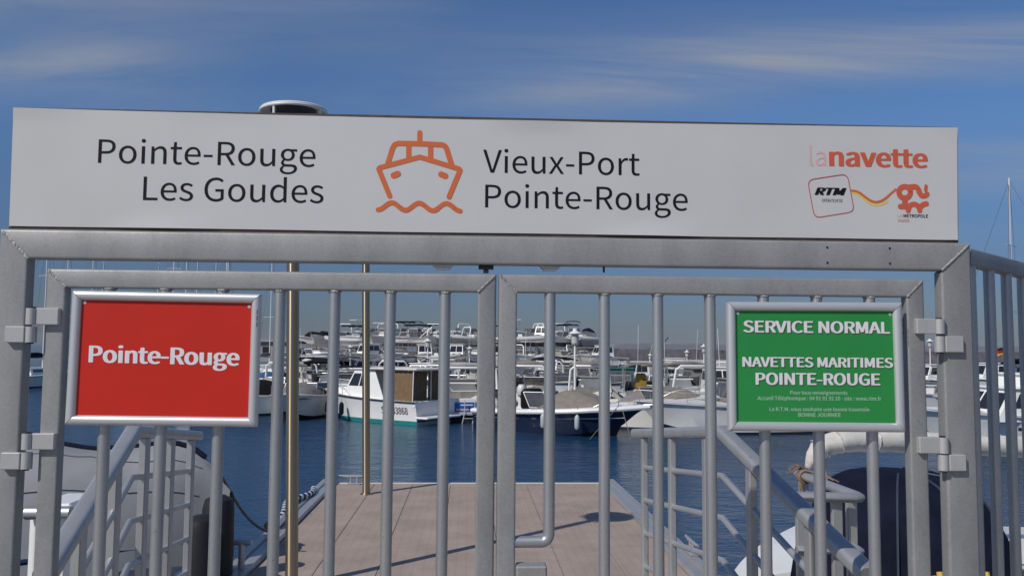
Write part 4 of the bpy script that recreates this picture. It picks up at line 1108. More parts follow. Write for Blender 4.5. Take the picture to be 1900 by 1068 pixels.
# flybridge yacht behind the side fence
ry = boat_root('motor_yacht', 1905, 25.5, 184, 'white motor yacht with dark windows behind the side fence', 'boats moored in the harbour', L=8.5)
Ly, By, fy, fby = 8.5, 3.0, 1.0, 1.35
hull(ry, Ly, By, fy, fby, GEL, NAVYG, boot=.12); deck(ry, Ly, By, fy, fby, .2, GEL)
cabin(ry, Ly * .14, Ly * .74, By * .84, fy, .95, GEL, sf=.7, sb=.2); cabin(ry, Ly * .18, Ly * .56, By * .74, fy + 1.0, .36, GEL, sf=.5, win=False, name='flybridge')
for sg in (-1, 1):
    m = MB(); m.box((Ly * .55, sg * (half_beam(.55, By) * .97 + .005), .80), (2.1, .03, .10)); build('hull_window', m, GLASS, ry, world=False)
bimini(ry, Ly * .2, Ly * .5, By * .8, fy + 1.75, CANVN, fy + 1.3)
# flag of three bands on a staff
fx = thing('stern_flag', at(1842, 690, 26.2), 'black red and gold flag on a thin staff seen through the side fence', 'flag')
p = at(1842, 690, 26.2); q = at(1842, 640, 26.2)
m = MB(); m.sweep([(p.x, p.y, p.z - .7), (p.x, p.y, q.z)], .012, 6); build('staff', m, CHROME, fx)
for k, mm in enumerate((mat('flag_black', (.012, .012, .012), .8), mat('flag_red', (.42, .012, .012), .8), mat('flag_gold', (.62, .36, .02), .8))):
    m = MB(); n = 8
    top = [Vector((p.x + .02 + i * .045, p.y + .03 * math.sin(i * 1.1), q.z - .10 - k * .085 - .02 * math.sin(i * .7))) for i in range(n + 1)]
    m.loft([top, [t_ + Vector((0, 0, -.085)) for t_ in top]]); o_ = build('flag_band', m, mm, fx)
    md = o_.modifiers.new('thickness', 'SOLIDIFY'); md.thickness = .004

# --- second and third rows
rows = [
 (500, 52, 100, 'blue-covered', ('cover', 'ob'), mat('blue_canvas', (.03, .10, .26), .8, 0, .3), 'white boat with a blue cover in the second row behind the red sign'),
 (585, 54, 80, 'a', ('shield', 'arch', 'rail', 'bimini'), CANVK, 'white boat with black bimini behind the grey-covered bow'),
 (655, 58, 250, 'a', ('cuddy', 'shield', 'bimini'), CANVG, 'white cuddy boat with grey bimini behind the navy awning'),
 (722, 50, 95, 'a', ('shield', 'bimini', 'fend'), CANVG, 'open white boat with grey bimini just left of the cabin boat roof'),
 (790, 53, 240, 'a', ('cabin', 'rail'), CANVW, 'white wheelhouse boat right behind the cabin boat roof'),
 (842, 47, 70, 'a', ('shield', 'arch', 'folded'), CANVT, 'white boat with taupe rolled bimini behind the blue-board boat'),
 (900, 51, 90, 'a', ('tent', 'rail'), CANVL, 'boat with pale grey cockpit tent behind the gate leaf stiles'),
 (985, 41, 75, 'a', ('shield', 'folded', 'ob', 'arch'), CANVT, 'white boat with long taupe rolled bimini left of the tall white lamp'),
 (1040, 48, 280, 'a', ('shield', 'bimini', 'rail'), CANVN, 'boat with navy bimini behind the taupe cover of the blue boat'),
 (1095, 42, 85, 'a', ('shield', 'folded', 'arch'), CANVT, 'white boat with taupe rolled bimini right of the tall white lamp'),
 (1150, 46, 265, 'a', ('shield', 'tent'), mat('green_canvas', (.02, .12, .11), .8, 0, .3), 'boat with dark green tent behind the blue bow'),
 (1190, 41, 80, 'a', ('bimini', 'shield', 'ob'), CANVT, 'open boat under a long taupe awning above the blue bow'),
 (1262, 44, 95, 'a', ('folded', 'shield', 'arch'), CANVG, 'boat with grey rolled bimini behind the broad white boat'),
 (1335, 45, 265, 'a', ('cabin', 'antenna'), CANVW, 'wheelhouse boat with antenna left of the green sign'),
 (1420, 50, 90, 'a', ('shield', 'bimini'), CANVN, 'boat with navy bimini peeping over the broad white boat'),
 (612, 48, 75, 'a', ('shield', 'folded', 'rail'), CANVK, 'white boat with black rolled bimini between the two bronze posts'),
 (694, 45, 262, 'a', ('cuddy', 'shield', 'rail'), CANVW, 'white cuddy boat tucked behind the bow of the cabin boat'),
 (735, 58, 85, 'a', ('arch', 'shield', 'ob2'), CANVW, 'white arch boat behind the cabin boat wheelhouse'),
 (768, 60, 275, 'a', ('bimini', 'shield'), CANVN, 'boat with navy bimini behind the cabin boat awning'),
 (822, 56, 262, 'a', ('ttop', 'console', 'rail'), CANVW, 'white hard-top boat right of the cabin boat awning'),
 (880, 43, 268, 'a', ('shield', 'rail', 'arch'), CANVW, 'white boat bow-on right behind the blue-board boat'),
 (960, 50, 265, 'a', ('shield', 'bimini', 'rail'), CANVG, 'boat with grey bimini right beside the right leaf stile'),
 (1018, 54, 88, 'a', ('cuddy', 'shield', 'arch'), CANVW, 'white arch boat behind the handle bar'),
 (1070, 53, 270, 'a', ('tent', 'rail'), CANVL, 'boat with pale grey tent at the foot of the tall lamp'),
 (1125, 53, 92, 'a', ('shield', 'bimini', 'ob'), CANVG, 'boat with grey bimini behind the second bar right of the handle'),
 (1225, 50, 255, 'a', ('shield', 'rail', 'folded'), CANVT, 'white boat with taupe roll right of the mustard bag'),
 (1290, 52, 85, 'a', ('tent', 'ob'), CANVG, 'boat with dark grey tent behind the broad white boat'),
 (1370, 40, 262, 'a', ('shield', 'rail'), CANVW, 'white boat bow-on at the left edge of the green sign'),
 (520, 45, 250, 'a', ('shield', 'folded', 'rail'), CANVG, 'white boat with grey roll left of the nearer bronze post'),
 (545, 50, 92, 'a', ('arch', 'shield', 'ob'), CANVK, 'white arch boat behind the nearer bronze post'),
 (535, 68, 100, 'b', ('cabin',), CANVW, 'far white wheelhouse boat beside the nearer bronze post'),
 (600, 72, 80, 'b', ('shield', 'ttop'), CANVW, 'far white boat with hard top left of the farther bronze post'),
 (668, 70, 260, 'b', ('shield', 'bimini'), CANVN, 'far boat with navy bimini behind the farther bronze post'),
 (705, 76, 90, 'b', ('rib', 'console', 'ob'), CANVK, 'grey inflatable in the third row by the farther bronze post'),
 (752, 66, 190, 'b', ('shield', 'arch', 'rail'), CANVW, 'far white boat lying side-on above the cabin boat roof'),
 (815, 72, 85, 'b', ('ttop', 'console', 'ob2'), CANVW, 'far white centre-console boat right of the lantern above the cabin boat'),
 (868, 64, 100, 'b', ('shield', 'rail', 'bimini'), CANVG, 'far white boat with grey bimini above the blue-board boat'),
 (975, 62, 200, 'b', ('shield', 'arch', 'rail'), CANVW, 'far white boat side-on with steel arch left of the tall lamp'),
 (1015, 70, 85, 'b', ('cabin', 'rail'), CANVW, 'far wheelhouse boat left of the tall white lamp'),
 (1050, 60, 185, 'b', ('cuddy', 'rail', 'shield'), CANVW, 'far white cuddy boat crossing behind the tall white lamp'),
 (1100, 68, 95, 'b', ('shield', 'bimini'), CANVT, 'far boat with taupe bimini by the short white lamp'),
 (1168, 58, 185, 'b', ('cabin', 'rail'), CANVW, 'far white cabin cruiser above the blue bow'),
 (1235, 62, 90, 'b', ('shield', 'ttop'), CANVW, 'far white boat with hard top below the solar lamp'),
 (1300, 60, 190, 'b', ('shield', 'arch'), CANVW, 'far white boat below the cream container'),
 (1726, 60, 190, 'b', ('cabin',), CANVW, 'far white boat in the gap by the upper right hinge'),
 (1830, 58, 188, 'b', ('cabin', 'rail'), CANVW, 'far white cabin boat behind the flag'),
]
for i, (px, Y, hdg, kd, feats, cv, lab) in enumerate(rows):
    feats = tuple(feats) + (('rail',) if 'rail' not in feats else ()) + (('cuddy',) if kd == 'a' and i % 3 == 0 and 'cabin' not in feats else ()) + (('antenna',) if i % 5 == 1 else ()) + (('ob2',) if i % 4 == 2 and 'ob' not in feats else ())
    motorboat(px, Y, hdg + random.uniform(-6, 6), lab, random.uniform(5.6, 7.2), random.uniform(2.2, 2.6), random.uniform(.75, 1.0), random.uniform(1.1, 1.4), top=random.choice((GEL, GEL, GEL2)),
              bot=random.choice((DKBOT, BLBOT)), feats=feats, canvas=cv, stripe=random.choice((GELG, CANVN, CANVK)), motor=random.choice((MOTORK, MOTORW)))

# --- sailing boats at the left (their masts show between beam and leaf) and one at the right
for i, px in enumerate((68, 113, 159, 178, 285, 311, 334, 358, 392, 409, 416, 497)):
    words = ('first', 'second', 'third', 'fourth', 'fifth', 'sixth', 'seventh', 'eighth', 'ninth', 'tenth', 'eleventh', 'twelfth')[i]
    sailboat(px, 62 + (i * 7) % 31, 80 + (i * 37) % 22, words + ' sailing boat mast counted from the left, seen under the gate beam', 8.5, 11.2 + (i % 3) * .7, canvas=(CANVN, CANVW, CANVG)[i % 3])
sailboat(1911, 34, 128, 'tall sailing boat whose mast and stays rise beside the right post', 8.0, 10.6, group='sailing boat at the right')

# ------------------------------------------------------------------ far quay, boat racks, building, breakwater
QZ = WZ + 1.0
a, b = at(440, 660, 84), at(1420, 660, 84)
m = MB(); m.box(((a.x + b.x) / 2, 104, (QZ + WZ - .6) / 2), (b.x - a.x, 40, QZ - WZ + .6), bev=.1)
tag(build('far_quay', m, CONC), kind='structure')
RB = 'boats stored on the racks'
quay_words = ('first', 'second', 'third', 'fourth', 'fifth', 'sixth', 'seventh', 'eighth', 'ninth', 'tenth', 'eleventh', 'twelfth', 'thirteenth', 'fourteenth', 'fifteenth', 'sixteenth', 'seventeenth', 'eighteenth')
def rack(px0, px1, Y, zt, label, nb):
    x0, x1 = at(px0, 650, Y).x, at(px1, 650, Y).x
    r = thing('boat_rack', ((x0 + x1) / 2, Y, QZ), label, 'boat rack', 'steel boat racks')
    for j, yy in enumerate((Y - 1.8, Y + 1.8)):
        for k in range(nb + 1):
            x = x0 + (x1 - x0) * k / nb; m = MB(); m.box((x, yy, (QZ + zt) / 2), (.12, .12, zt - QZ)); build('rack_post', m, STEELR, r)
        for zz in (zt, QZ + .35):
            m = MB(); m.box(((x0 + x1) / 2, yy - .01, zz), (x1 - x0 + .2, .16, .18)); build('rack_beam', m, STEELR, r)
rack(622, 905, 92, EYE.z - .05, 'long two-tier steel boat rack left of the gate centre', 9)
rack(940, 1108, 90, EYE.z + .02, 'two-tier steel boat rack right of the gate centre', 6)
rack(552, 612, 96, EYE.z + .1, 'short steel boat rack at the left end of the far quay', 2)
def rackboat(px, Y, zpx, hdg, label, feats, top=GEL, cv=CANVN, L=5.0, bot=None):
    z = at(px, zpx, Y).z + .36
    return motorboat(px, Y, hdg, label, L, 2.05, .58, .85, top=top, bot=bot or top, feats=feats, canvas=cv, z=z, group=RB)
rackboat(572, 96, 642, 200, 'covered white boat at the left end of the short rack', ('cover',), cv=CANVK, L=4.5)
rackboat(596, 96, 641, 250, 'black-topped white boat at the right end of the short rack', ('cover', 'ob'), cv=CANVK, L=4.5)
rackboat(640, 92, 645, 160, 'inflatable on the long rack above the first far lamp', ('rib', 'console', 'bimini'), cv=CANVN, L=5)
rackboat(672, 92, 644, 200, 'white boat on the long rack left of the farther bronze post', ('cuddy', 'shield'))
rackboat(705, 92, 643, 250, 'dark T-top boat on the long rack beside the farther bronze post', ('ttop', 'console'), top=GEL2)
rackboat(752, 92, 643, 186, 'long white boat with radar arch on top of the long rack', ('arch', 'shield', 'bimini'), L=8, bot=mat('brown_antifouling', (.13, .085, .07), .7))
rackboat(803, 92, 644, 255, 'white boat with navy bimini on the long rack above a lantern', ('bimini', 'shield'))
rackboat(842, 92, 643, 210, 'grey inflatable with raised arch on the long rack', ('rib', 'arch', 'console'), top=GELG, bot=GELG)
rackboat(872, 92, 643, 215, 'grey inflatable with outboard beside the left gate stile on the long rack', ('rib', 'console', 'ob'), top=GELG, bot=GELG, L=5.6)
rackboat(903, 92, 644, 240, 'white boat on the long rack behind the gate stiles', ('bimini', 'shield'))
rackboat(975, 90, 643, 352, 'large inflatable side-on with black seat on the right rack', ('rib', 'arch', 'console', 'ob'), L=6.8, bot=DKBOT)
rackboat(1006, 93, 641, 250, 'white boat with small wheelhouse on the right rack', ('cabin',), L=5)
rackboat(1042, 90, 643, 220, 'white boat with folded frame on the right rack left of the tall lamp', ('bimini', 'shield'), bot=DKBOT)
rackboat(1074, 90, 644, 240, 'white inflatable on the right rack at the tall lamp', ('rib', 'console'), top=GELG, bot=GELG, L=5)
rackboat(1096, 90, 645, 230, 'grey inflatable at the right end of the right rack', ('rib', 'ob'), top=GELG, bot=GELG, L=5)
rack(628, 900, 99, at(760, 636, 99).z, 'rear steel boat rack standing taller behind the long rack', 9)
rack(945, 1100, 97, at(1020, 636, 97).z, 'rear steel boat rack standing taller behind the right rack', 5)
rk = random.Random(5)
for k in range(16):
    px = (632 + k * 27) if k < 10 else (955 + (k - 10) * 27)
    ft = rk.choice((('rib', 'console'), ('bimini', 'shield'), ('cover',), ('arch', 'shield'), ('rib', 'arch'), ('ttop', 'console')))
    rackboat(px, 99 if k < 10 else 97, 634.5, rk.choice((215, 240, 262, 300)) + rk.uniform(-8, 8), quay_words[k] + ' boat from the left on the rear racks, topmost against the sky', ft, top=rk.choice((GEL, GELG, GEL)), cv=rk.choice((CANVN, CANVK)), L=rk.uniform(4.2, 5.4), bot=rk.choice((DKBOT, GELG, GEL, BLBOT)))
for px, hdg, lab, ft in ((655, 240, 'white boat on the lower tier above the first far lamp', ('shield',)), (700, 250, 'white boat on the lower tier by the farther bronze post', ('arch',)), (745, 200, 'long white boat on the lower tier above the cabin boat', ('shield', 'rail')),
                         (800, 235, 'white boat on the lower tier behind the lantern', ('bimini',)), (858, 215, 'white boat on the lower tier above the blue board', ('shield',)), (895, 250, 'white boat on the lower tier behind the left stile', ('shield',)),
                         (968, 200, 'white boat on the lower tier left of the right rack', ('shield', 'arch')), (1012, 250, 'white boat on the lower tier in the middle of the right rack', ('shield',)), (1045, 190, 'white boat on the lower tier left of the tall lamp', ('rail',)), (1090, 215, 'white boat on the lower tier at the right end', ('shield', 'arch'))):
    rackboat(px, 92 if px < 920 else 90, 667, hdg, lab, ft, top=random.choice((GEL, GEL2)))

rq = random.Random(21)
for k in range(18):
    px = 548 + k * 33.5 + rq.uniform(-5, 5); ft = rq.choice((('shield', 'rail'), ('cuddy', 'shield'), ('arch', 'shield', 'rail'), ('rib', 'console', 'ob'), ('cabin',), ('shield', 'folded'), ('ttop', 'console')))
    L_ = rq.uniform(4.6, 6.2)
    o_ = motorboat(px, 86.5 + rq.uniform(-1, .5), rq.choice((200, 235, 255, 285, 325)) + rq.uniform(-10, 10), quay_words[k] + ' boat from the left standing ashore in the line along the far quay edge', L_, 2.1, .66, 1.0, top=rq.choice((GEL, GEL, GEL2)),
                   bot=rq.choice((DKBOT, BLBOT, GEL)), feats=ft, canvas=rq.choice((CANVN, CANVK, CANVW)), z=QZ + .45, group='boats ashore along the far quay edge')
    for xx in (.22, .62):
        m = MB(); m.box((L_ * xx, 0, -.28), (.12, 1.3, .34)); m.box((L_ * xx, -.6, -.12), (.10, .10, .4)); m.box((L_ * xx, .6, -.12), (.10, .10, .4)); build('cradle', m, STEELR, o_, world=False)

# white harbour lamps
def harbour_lamp(px, ytop, wpx, label):
    Y = .62 * F_PX / wpx; p = at(px, ytop, Y); zb = WZ + .45
    if Y > 84: zb = QZ
    h = p.z - zb
    r = thing('harbour_lamp', (p.x, p.y, zb), label, 'lamp post', 'white harbour lamps')
    m = MB(); m.sweep([(0, 0, 0), (0, 0, h - .75)], [.065, .05], 10, up=Vector((1, 0, 0))); build('pole', m, LAMPW, r, world=False)
    m = MB(); m.lathe((0, 0, h), [(.07, -.80), (.13, -.76), (.14, -.72), (.17, -.70), (.17, -.28), (.15, -.26)], 14); build('lantern', m, mat('lantern_glass', (.52, .51, .48), .3), r, world=False)
    m = MB(); m.lathe((0, 0, h), [(.31, -.25), (.31, -.22), (.18, -.15), (.11, -.12), (.10, -.03), (.06, 0), (0, 0)], 18); build('lamp_cap', m, LAMPW, r, world=False)
    if Y < 84:
        m = MB(); m.box((0, 0, -.30), (2.4, 2.4, .5), bev=.05); build('float_base', m, CONC, r, world=False)
for px, yt, w_, lab in ((1067, 609, 24.5, 'tall white mushroom lamp rising behind the blue boat'), (794, 627, 14, 'white lantern lamp above the cabin boat roof'), (650.5, 639, 11.5, 'white lamp just left of the farther bronze post'),
                        (699, 649, 9, 'small white lamp just right of the farther bronze post'), (871.5, 642, 11.5, 'white lamp left of the gate stiles'), (843, 655, 6.5, 'tiny white lamp above the stern-on boat'),
                        (1099, 646, 10.5, 'short white lamp right of the tall lamp'), (1206, 655.5, 8.5, 'white lamp against the hills above the mustard bag'), (1274.5, 649, 10.5, 'white lamp in front of the cream fence'),
                        (1306, 638, 13, 'white lamp near the fourth bar left of the green sign'), (526, 652, 7, 'tiny white lamp left of the nearer bronze post'), (1725, 628, 13, 'white lamp in the gap by the upper right hinge'), (1862, 646, 10, 'white lamp right of the flag')):
    harbour_lamp(px, yt, w_, lab)
for px, lab in ((1233, 'dark solar panel lamp right of the third bar'), (1351, 'dark solar panel lamp at the left edge of the green sign')):
    p = at(px, 640, 58); r = thing('solar_lamp', (p.x, 58, WZ - .2), lab, 'lamp post', 'solar lamps'); t_ = at(px, 631, 58).z
    m = MB(); m.sweep([(p.x, 58, WZ - .2), (p.x, 58, t_)], .035, 8); build('pole', m, GELG, r)
    m = MB(); m.box((p.x + .12, 58, t_ + .05), (.42, .30, .04), Matrix.Rotation(R(-50), 3, 'Y')); build('solar_panel', m, NAVYG, r)
    m = MB(); m.box((p.x + .25, 57.9, t_ - .22), (.35, .12, .05)); build('lamp_head', m, GELG, r)
# mustard bag hung on the long awning
p = at(1189, 706, 39.5); r = thing('mustard_bag', (p.x, p.y, p.z - .3), 'mustard yellow canvas bag hanging above the blue bow', 'bag')
m = MB(); m.loft([[(p.x + sx * .22 * w_, p.y + sy * .12 * w_, p.z + z_) for sx, sy in ((-1, -1), (0, -1.3), (1, -1), (1.1, 0), (1, 1), (0, 1.3), (-1, 1), (-1.1, 0))] for z_, w_ in ((-.36, .9), (-.3, 1.05), (0, 1.15), (.25, 1.05), (.36, .8))], closed=True, caps=True)
build('sack', m, CANVY, r, angle=60)
m = MB(); m.sweep([(p.x - .2, p.y - .16, p.z - .05), (p.x + .3, p.y - .16, p.z + .08)], .015, 6); build('strap', m, CANVK, r)

# cream container and fence at the far right of the quay
a, b = at(1246, 683, 84), at(1265, 665, 84)
r = thing('cream_container', (a.x + .7, 84, QZ), 'cream box building left of the cream fence below the hills', 'building')
m = MB(); m.box((a.x + .65, 85.2, (QZ + b.z) / 2), (1.5, 2.4, b.z - QZ), bev=.02); build('wall', m, GEL2, r)
m = MB(); m.box((a.x + .65, 85.2, b.z + .04), (1.6, 2.5, .08)); build('roof', m, GEL2, r)
r = thing('cream_fence', (b.x, 84, QZ), 'cream slatted fence panels along the far quay below the hills', 'fence')
x_ = at(1267, 670, 84).x; x1_ = at(1352, 670, 84).x; zt = at(1300, 667, 84).z
n = int((x1_ - x_) / .16)
for k in range(n):
    m = MB(); m.box((x_ + k * .16, 84, (QZ + zt) / 2), (.11, .04, zt - QZ)); build('slat', m, GEL2, r)
for zz in (QZ + .3, zt - .15):
    m = MB(); m.box(((x_ + x1_) / 2, 84.045, zz), (x1_ - x_, .04, .1)); build('rail', m, GEL2, r)

# grey harbour building at the left
a, b = at(430, 690, 110), at(532, 634, 110)
r = thing('harbour_building', ((a.x + b.x) / 2, 112, QZ), 'low grey flat-roofed harbour building left of the nearer bronze post', 'building')
WALLG = mat('grey_render', (.36, .34, .31), .85, 0, .2, .8)
m = MB(); m.box(((a.x + b.x) / 2, 113, (QZ + b.z) / 2), (b.x - a.x, 6, b.z - QZ)); build('wall', m, WALLG, r)
m = MB(); m.box(((a.x + b.x) / 2, 113, b.z + .15), (b.x - a.x + .8, 6.8, .3)); build('roof', m, WALLG, r)
for px in (452, 473, 494, 514):
    p = at(px, 648, 110); m = MB(); m.box((p.x, 109.98, p.z), (.95, .08, .75)); build('window', m, GLASS, r)

# breakwater rocks and scrub
ROCK = mat('breakwater_rock', (.30, .25, .20), .9, 0, .45, .6, .4, 4)
r = thing('breakwater', (at(560, 660, 104).x, 104, QZ - .2), 'brown rock breakwater between the grey building and the racks', 'breakwater')
random.seed(11)
for k in range(46):
    px = random.uniform(535, 632); p = at(px, random.uniform(648, 672), 103 + random.uniform(-1.5, 1.5)); s_ = random.uniform(.35, .8); m = MB()
    q = bmesh.new(); bmesh.ops.create_icosphere(q, subdivisions=1, radius=s_)
    vs = [Vector((v_.co.x * 1.3, v_.co.y, v_.co.z * .8)) * (1 + .35 * noise.noise(v_.co * 2 + Vector((k, 0, 0)))) + Vector((p.x, p.y, max(QZ + .1, p.z))) for v_ in q.verts]
    m.add(vs, [[v_.index for v_ in f.verts] for f in q.faces]); q.free(); build('rock', m, ROCK, r, smooth=False)
m = MB(); p = at(583, 668, 104); m.box((p.x, 105.5, (QZ + .9) / 2 - .1), (7, 3, 1.4), bev=.3); build('core', m, ROCK, r)
LEAF = mat('scrub_leaf', (.055, .075, .03), .8, 0, .5, 3)
for px, lab in ((561, 'dark green scrub bush left on the rock breakwater'), (575, 'dark green scrub bush right on the rock breakwater')):
    p = at(px, 664, 100); r = thing('scrub_bush', (p.x, 100, QZ), lab, 'bush', 'scrub on the breakwater'); m = MB()
    for k in range(420):
        d = Vector((random.gauss(0, .5), random.gauss(0, .35), abs(random.gauss(.3, .35)))); c_ = Vector((p.x, 100, p.z - .35)) + d
        e = Vector((random.uniform(-1, 1), random.uniform(-1, 1), random.uniform(-1, 1))).normalized() * .12; g = e.cross(Vector((random.random(), random.random(), 1))).normalized() * .05
        m.add([c_ - e, c_ + g, c_ + e, c_ - g], [(0, 1, 2, 3)])
    build('foliage', m, LEAF, r, smooth=False)
    m = MB(); m.sweep([(p.x, 100, QZ), (p.x, 100, p.z - .2)], .05, 6); build('stem', m, TEAK, r)

# low rubble mole closing the harbour on the right
MOLE = mat('mole_rock', (.115, .105, .12), .95, 0, .5, .25, .4, 1.2)
m = MB(); V = []; a, b = at(1090, 660, 185), at(2300, 660, 185); n = 200
for i in range(n + 1):
    x_ = a.x + (b.x - a.x) * i / n
    h_ = 2.95 + .3 * noise.noise(Vector((x_ * .21, 0, 0))) + .35 * noise.noise(Vector((x_ * .9, 3, 0)))
    for (dy, dz) in ((0, -.6), (2.0, h_ * .55), (3.5, h_), (7, h_ * .97), (11, -.6)):
        V.append(Vector((x_, 185 + dy + .5 * noise.noise(Vector((x_, dy, 7))), WZ + dz)))
m.add(V, [(i * 5 + k, (i + 1) * 5 + k, (i + 1) * 5 + k + 1, i * 5 + k + 1) for i in range(n) for k in range(4)])
tag(build('mole', m, MOLE, smooth=False), kind='structure')

# hills across the bay
HILL = mat('limestone_hill', (.135, .105, .095), .95, 0, .45, .006, col2=(.06, .062, .055))
m = MB(); n, q = 150, 10; V = []
for i in range(n + 1):
    px = 1080 + i * (2500 - 1080) / n
    c_ = at(px, 650, 6500)
    fade = min(1, (px - 1080) / 90)
    hh = (36 + 22 * noise.noise(Vector((px * .006, 2.0, 0))) + 9 * noise.noise(Vector((px * .03, 5, 0))) + 4 * noise.noise(Vector((px * .1, 9, 0))) + (px - 1080) * .010) * fade
    for k in range(q + 1):
        t = k / q
        V.append(Vector((c_.x * (1 + .08 * t), 6500 + 900 * t, WZ - 2 + (hh * 1.15 + 2) * math.sin(t * math.pi / 2) ** .8 * (1 + .12 * noise.noise(Vector((px * .02, t * 4, 1)))))))
m.add(V, [(i * (q + 1) + k, (i + 1) * (q + 1) + k, (i + 1) * (q + 1) + k + 1, i * (q + 1) + k + 1) for i in range(n) for k in range(q)])
tag(build('hills', m, HILL, angle=60), kind='structure')

# ------------------------------------------------------------------ near boats beside the pontoon
# left: pale yacht bow with black fenders
hl = R(-9); tipl = at(417, 838, 6.9)
PALE = mat('pale_blue_grey_gelcoat', (0.60, 0.61, 0.63), 0.35, 0, 0.10, 1.5, coat=0.15)
Ll = 7.0; rl_ = thing('pale_yacht', Vector((tipl.x, tipl.y, WZ)) - Vector((math.cos(hl), math.sin(hl), 0)) * Ll, 'pale grey yacht bow with black fenders left of the pontoon', 'boat', None, hl)
fl = tipl.z - WZ
fh = fl - .75
hull(rl_, Ll, 3.0, fh - .1, fh + .1, PALE, DKBOT, rake=1.3, stripe=NAVYG, full=1.9); deck(rl_, Ll, 3.0, fh - .1, fh + .1, .25, PALE, full=1.9)
TARP = mat('pale_tarpaulin', (0.25, 0.25, 0.27), .7, 0, .2, 2.0, .2, 14)
# pale tarpaulin over the whole boat, ridge lashed to the pulpit
m = MB(); n, q = 60, 20; V = []
for i in range(n + 1):
    u_ = i / n; x_ = Ll * (.02 + .99 * u_); hb_ = half_beam(min(.995, x_ / Ll), 3.0, 1.9)
    top = fl + .06 - .05 * u_ - (.30 * max(0, (u_ - .93) / .07) ** 2)
    for k in range(q + 1):
        v_ = k / q * 2 - 1
        zz = (fh - .12) + (top - fh + .12) * (1 - abs(v_) ** 3.2)
        w_ = .06 * noise.noise(Vector((x_ * 1.3, v_ * 2, 2))) + .03 * noise.noise(Vector((x_ * 4.2 + v_ * 3, v_ * 3, 5))) + .012 * math.sin(x_ * 6 + v_ * 3)
        V.append(Vector((x_, v_ * (hb_ * 1.02 + .05) , zz + w_)))
m.add(V, [(i * (q + 1) + k, (i + 1) * (q + 1) + k, (i + 1) * (q + 1) + k + 1, i * (q + 1) + k + 1) for i in range(n) for k in range(q)])
build('tarpaulin', m, TARP, rl_, world=False, angle=60)
m = MB(); m.sweep([Vector((V[i * (q + 1) + q // 2].x, V[i * (q + 1) + q // 2].y, V[i * (q + 1) + q // 2].z + .012)) for i in range(n - 1)], .022, 6); build('ridge_seam', m, CANVN, rl_, world=False)
for kk in (3, 6):
    m = MB(); m.sweep([V[i * (q + 1) + kk] + Vector((0, -.006, .006)) for i in range(2, n - 1)], .0045, 5); build('seam', m, TARP, rl_, world=False)
for ii in (30, 42, 52):
    m = MB(); m.sweep([V[ii * (q + 1) + k] + Vector((0, -.004, .006)) for k in range(1, q // 2)], .0045, 5); build('seam', m, TARP, rl_, world=False)
invl = (Matrix.Translation(rl_.location) @ Matrix.Rotation(hl, 4, 'Z')).inverted()
for px, py, yy in ((406, 918, 6.45), (374, 955, 6.15)):
    c_ = invl @ at(px, py, yy); x_, y_, zt_ = c_; m = MB()
    m.sweep([(x_, y_, zt_), (x_, y_, zt_ - .03), (x_, y_, zt_ - .10), (x_, y_, zt_ - .9), (x_, y_, zt_ - .98), (x_, y_, zt_ - 1.0)], [.05, .10, .118, .118, .10, .04], 14); fd = build('fender', m, RUBBER, rl_, world=False)
    m = MB(); m.sweep([(x_, y_, zt_), (x_ - .04, y_ + .12, fh + .15)], .010, 6); build('fender_line', m, RUBBER, fd, world=False)
for t in (.66, .74):
    m = MB(); b_ = -half_beam(t, 3.0, 1.9) - .10; m.sweep([(Ll * t, b_ + .25, fl - .12), (Ll * t + .03, b_, fl - .45), (Ll * t + .05, b_, fl - .9)], .009, 6); build('hanging_line', m, RUBBER, rl_, world=False)
m = MB(); m.sweep([(Ll * .575, -half_beam(.56, 3.0, 1.9) - .03, fl - .42), (Ll * .59, -half_beam(.59, 3.0, 1.9) - .08, fl - .36), (Ll * .60, -half_beam(.60, 3.0, 1.9) - .05, fl - .50)], .035, 8); build('fairlead', m, RUBBER, rl_, world=False)
ml = thing('mooring_line', (PX0 + .1, 7.4, .05), 'thin mooring line from the pale yacht bow to the left pontoon edge', 'rope')
a = at(410, 880, 6.8); b = Vector((PX0 + .1, 7.75, .06)); m = MB()
m.sweep([a.lerp(b, k / 12) - Vector((0, 0, .10 * math.sin(k / 12 * math.pi))) for k in range(13)], .011, 6); build('line', m, ROPE, ml)

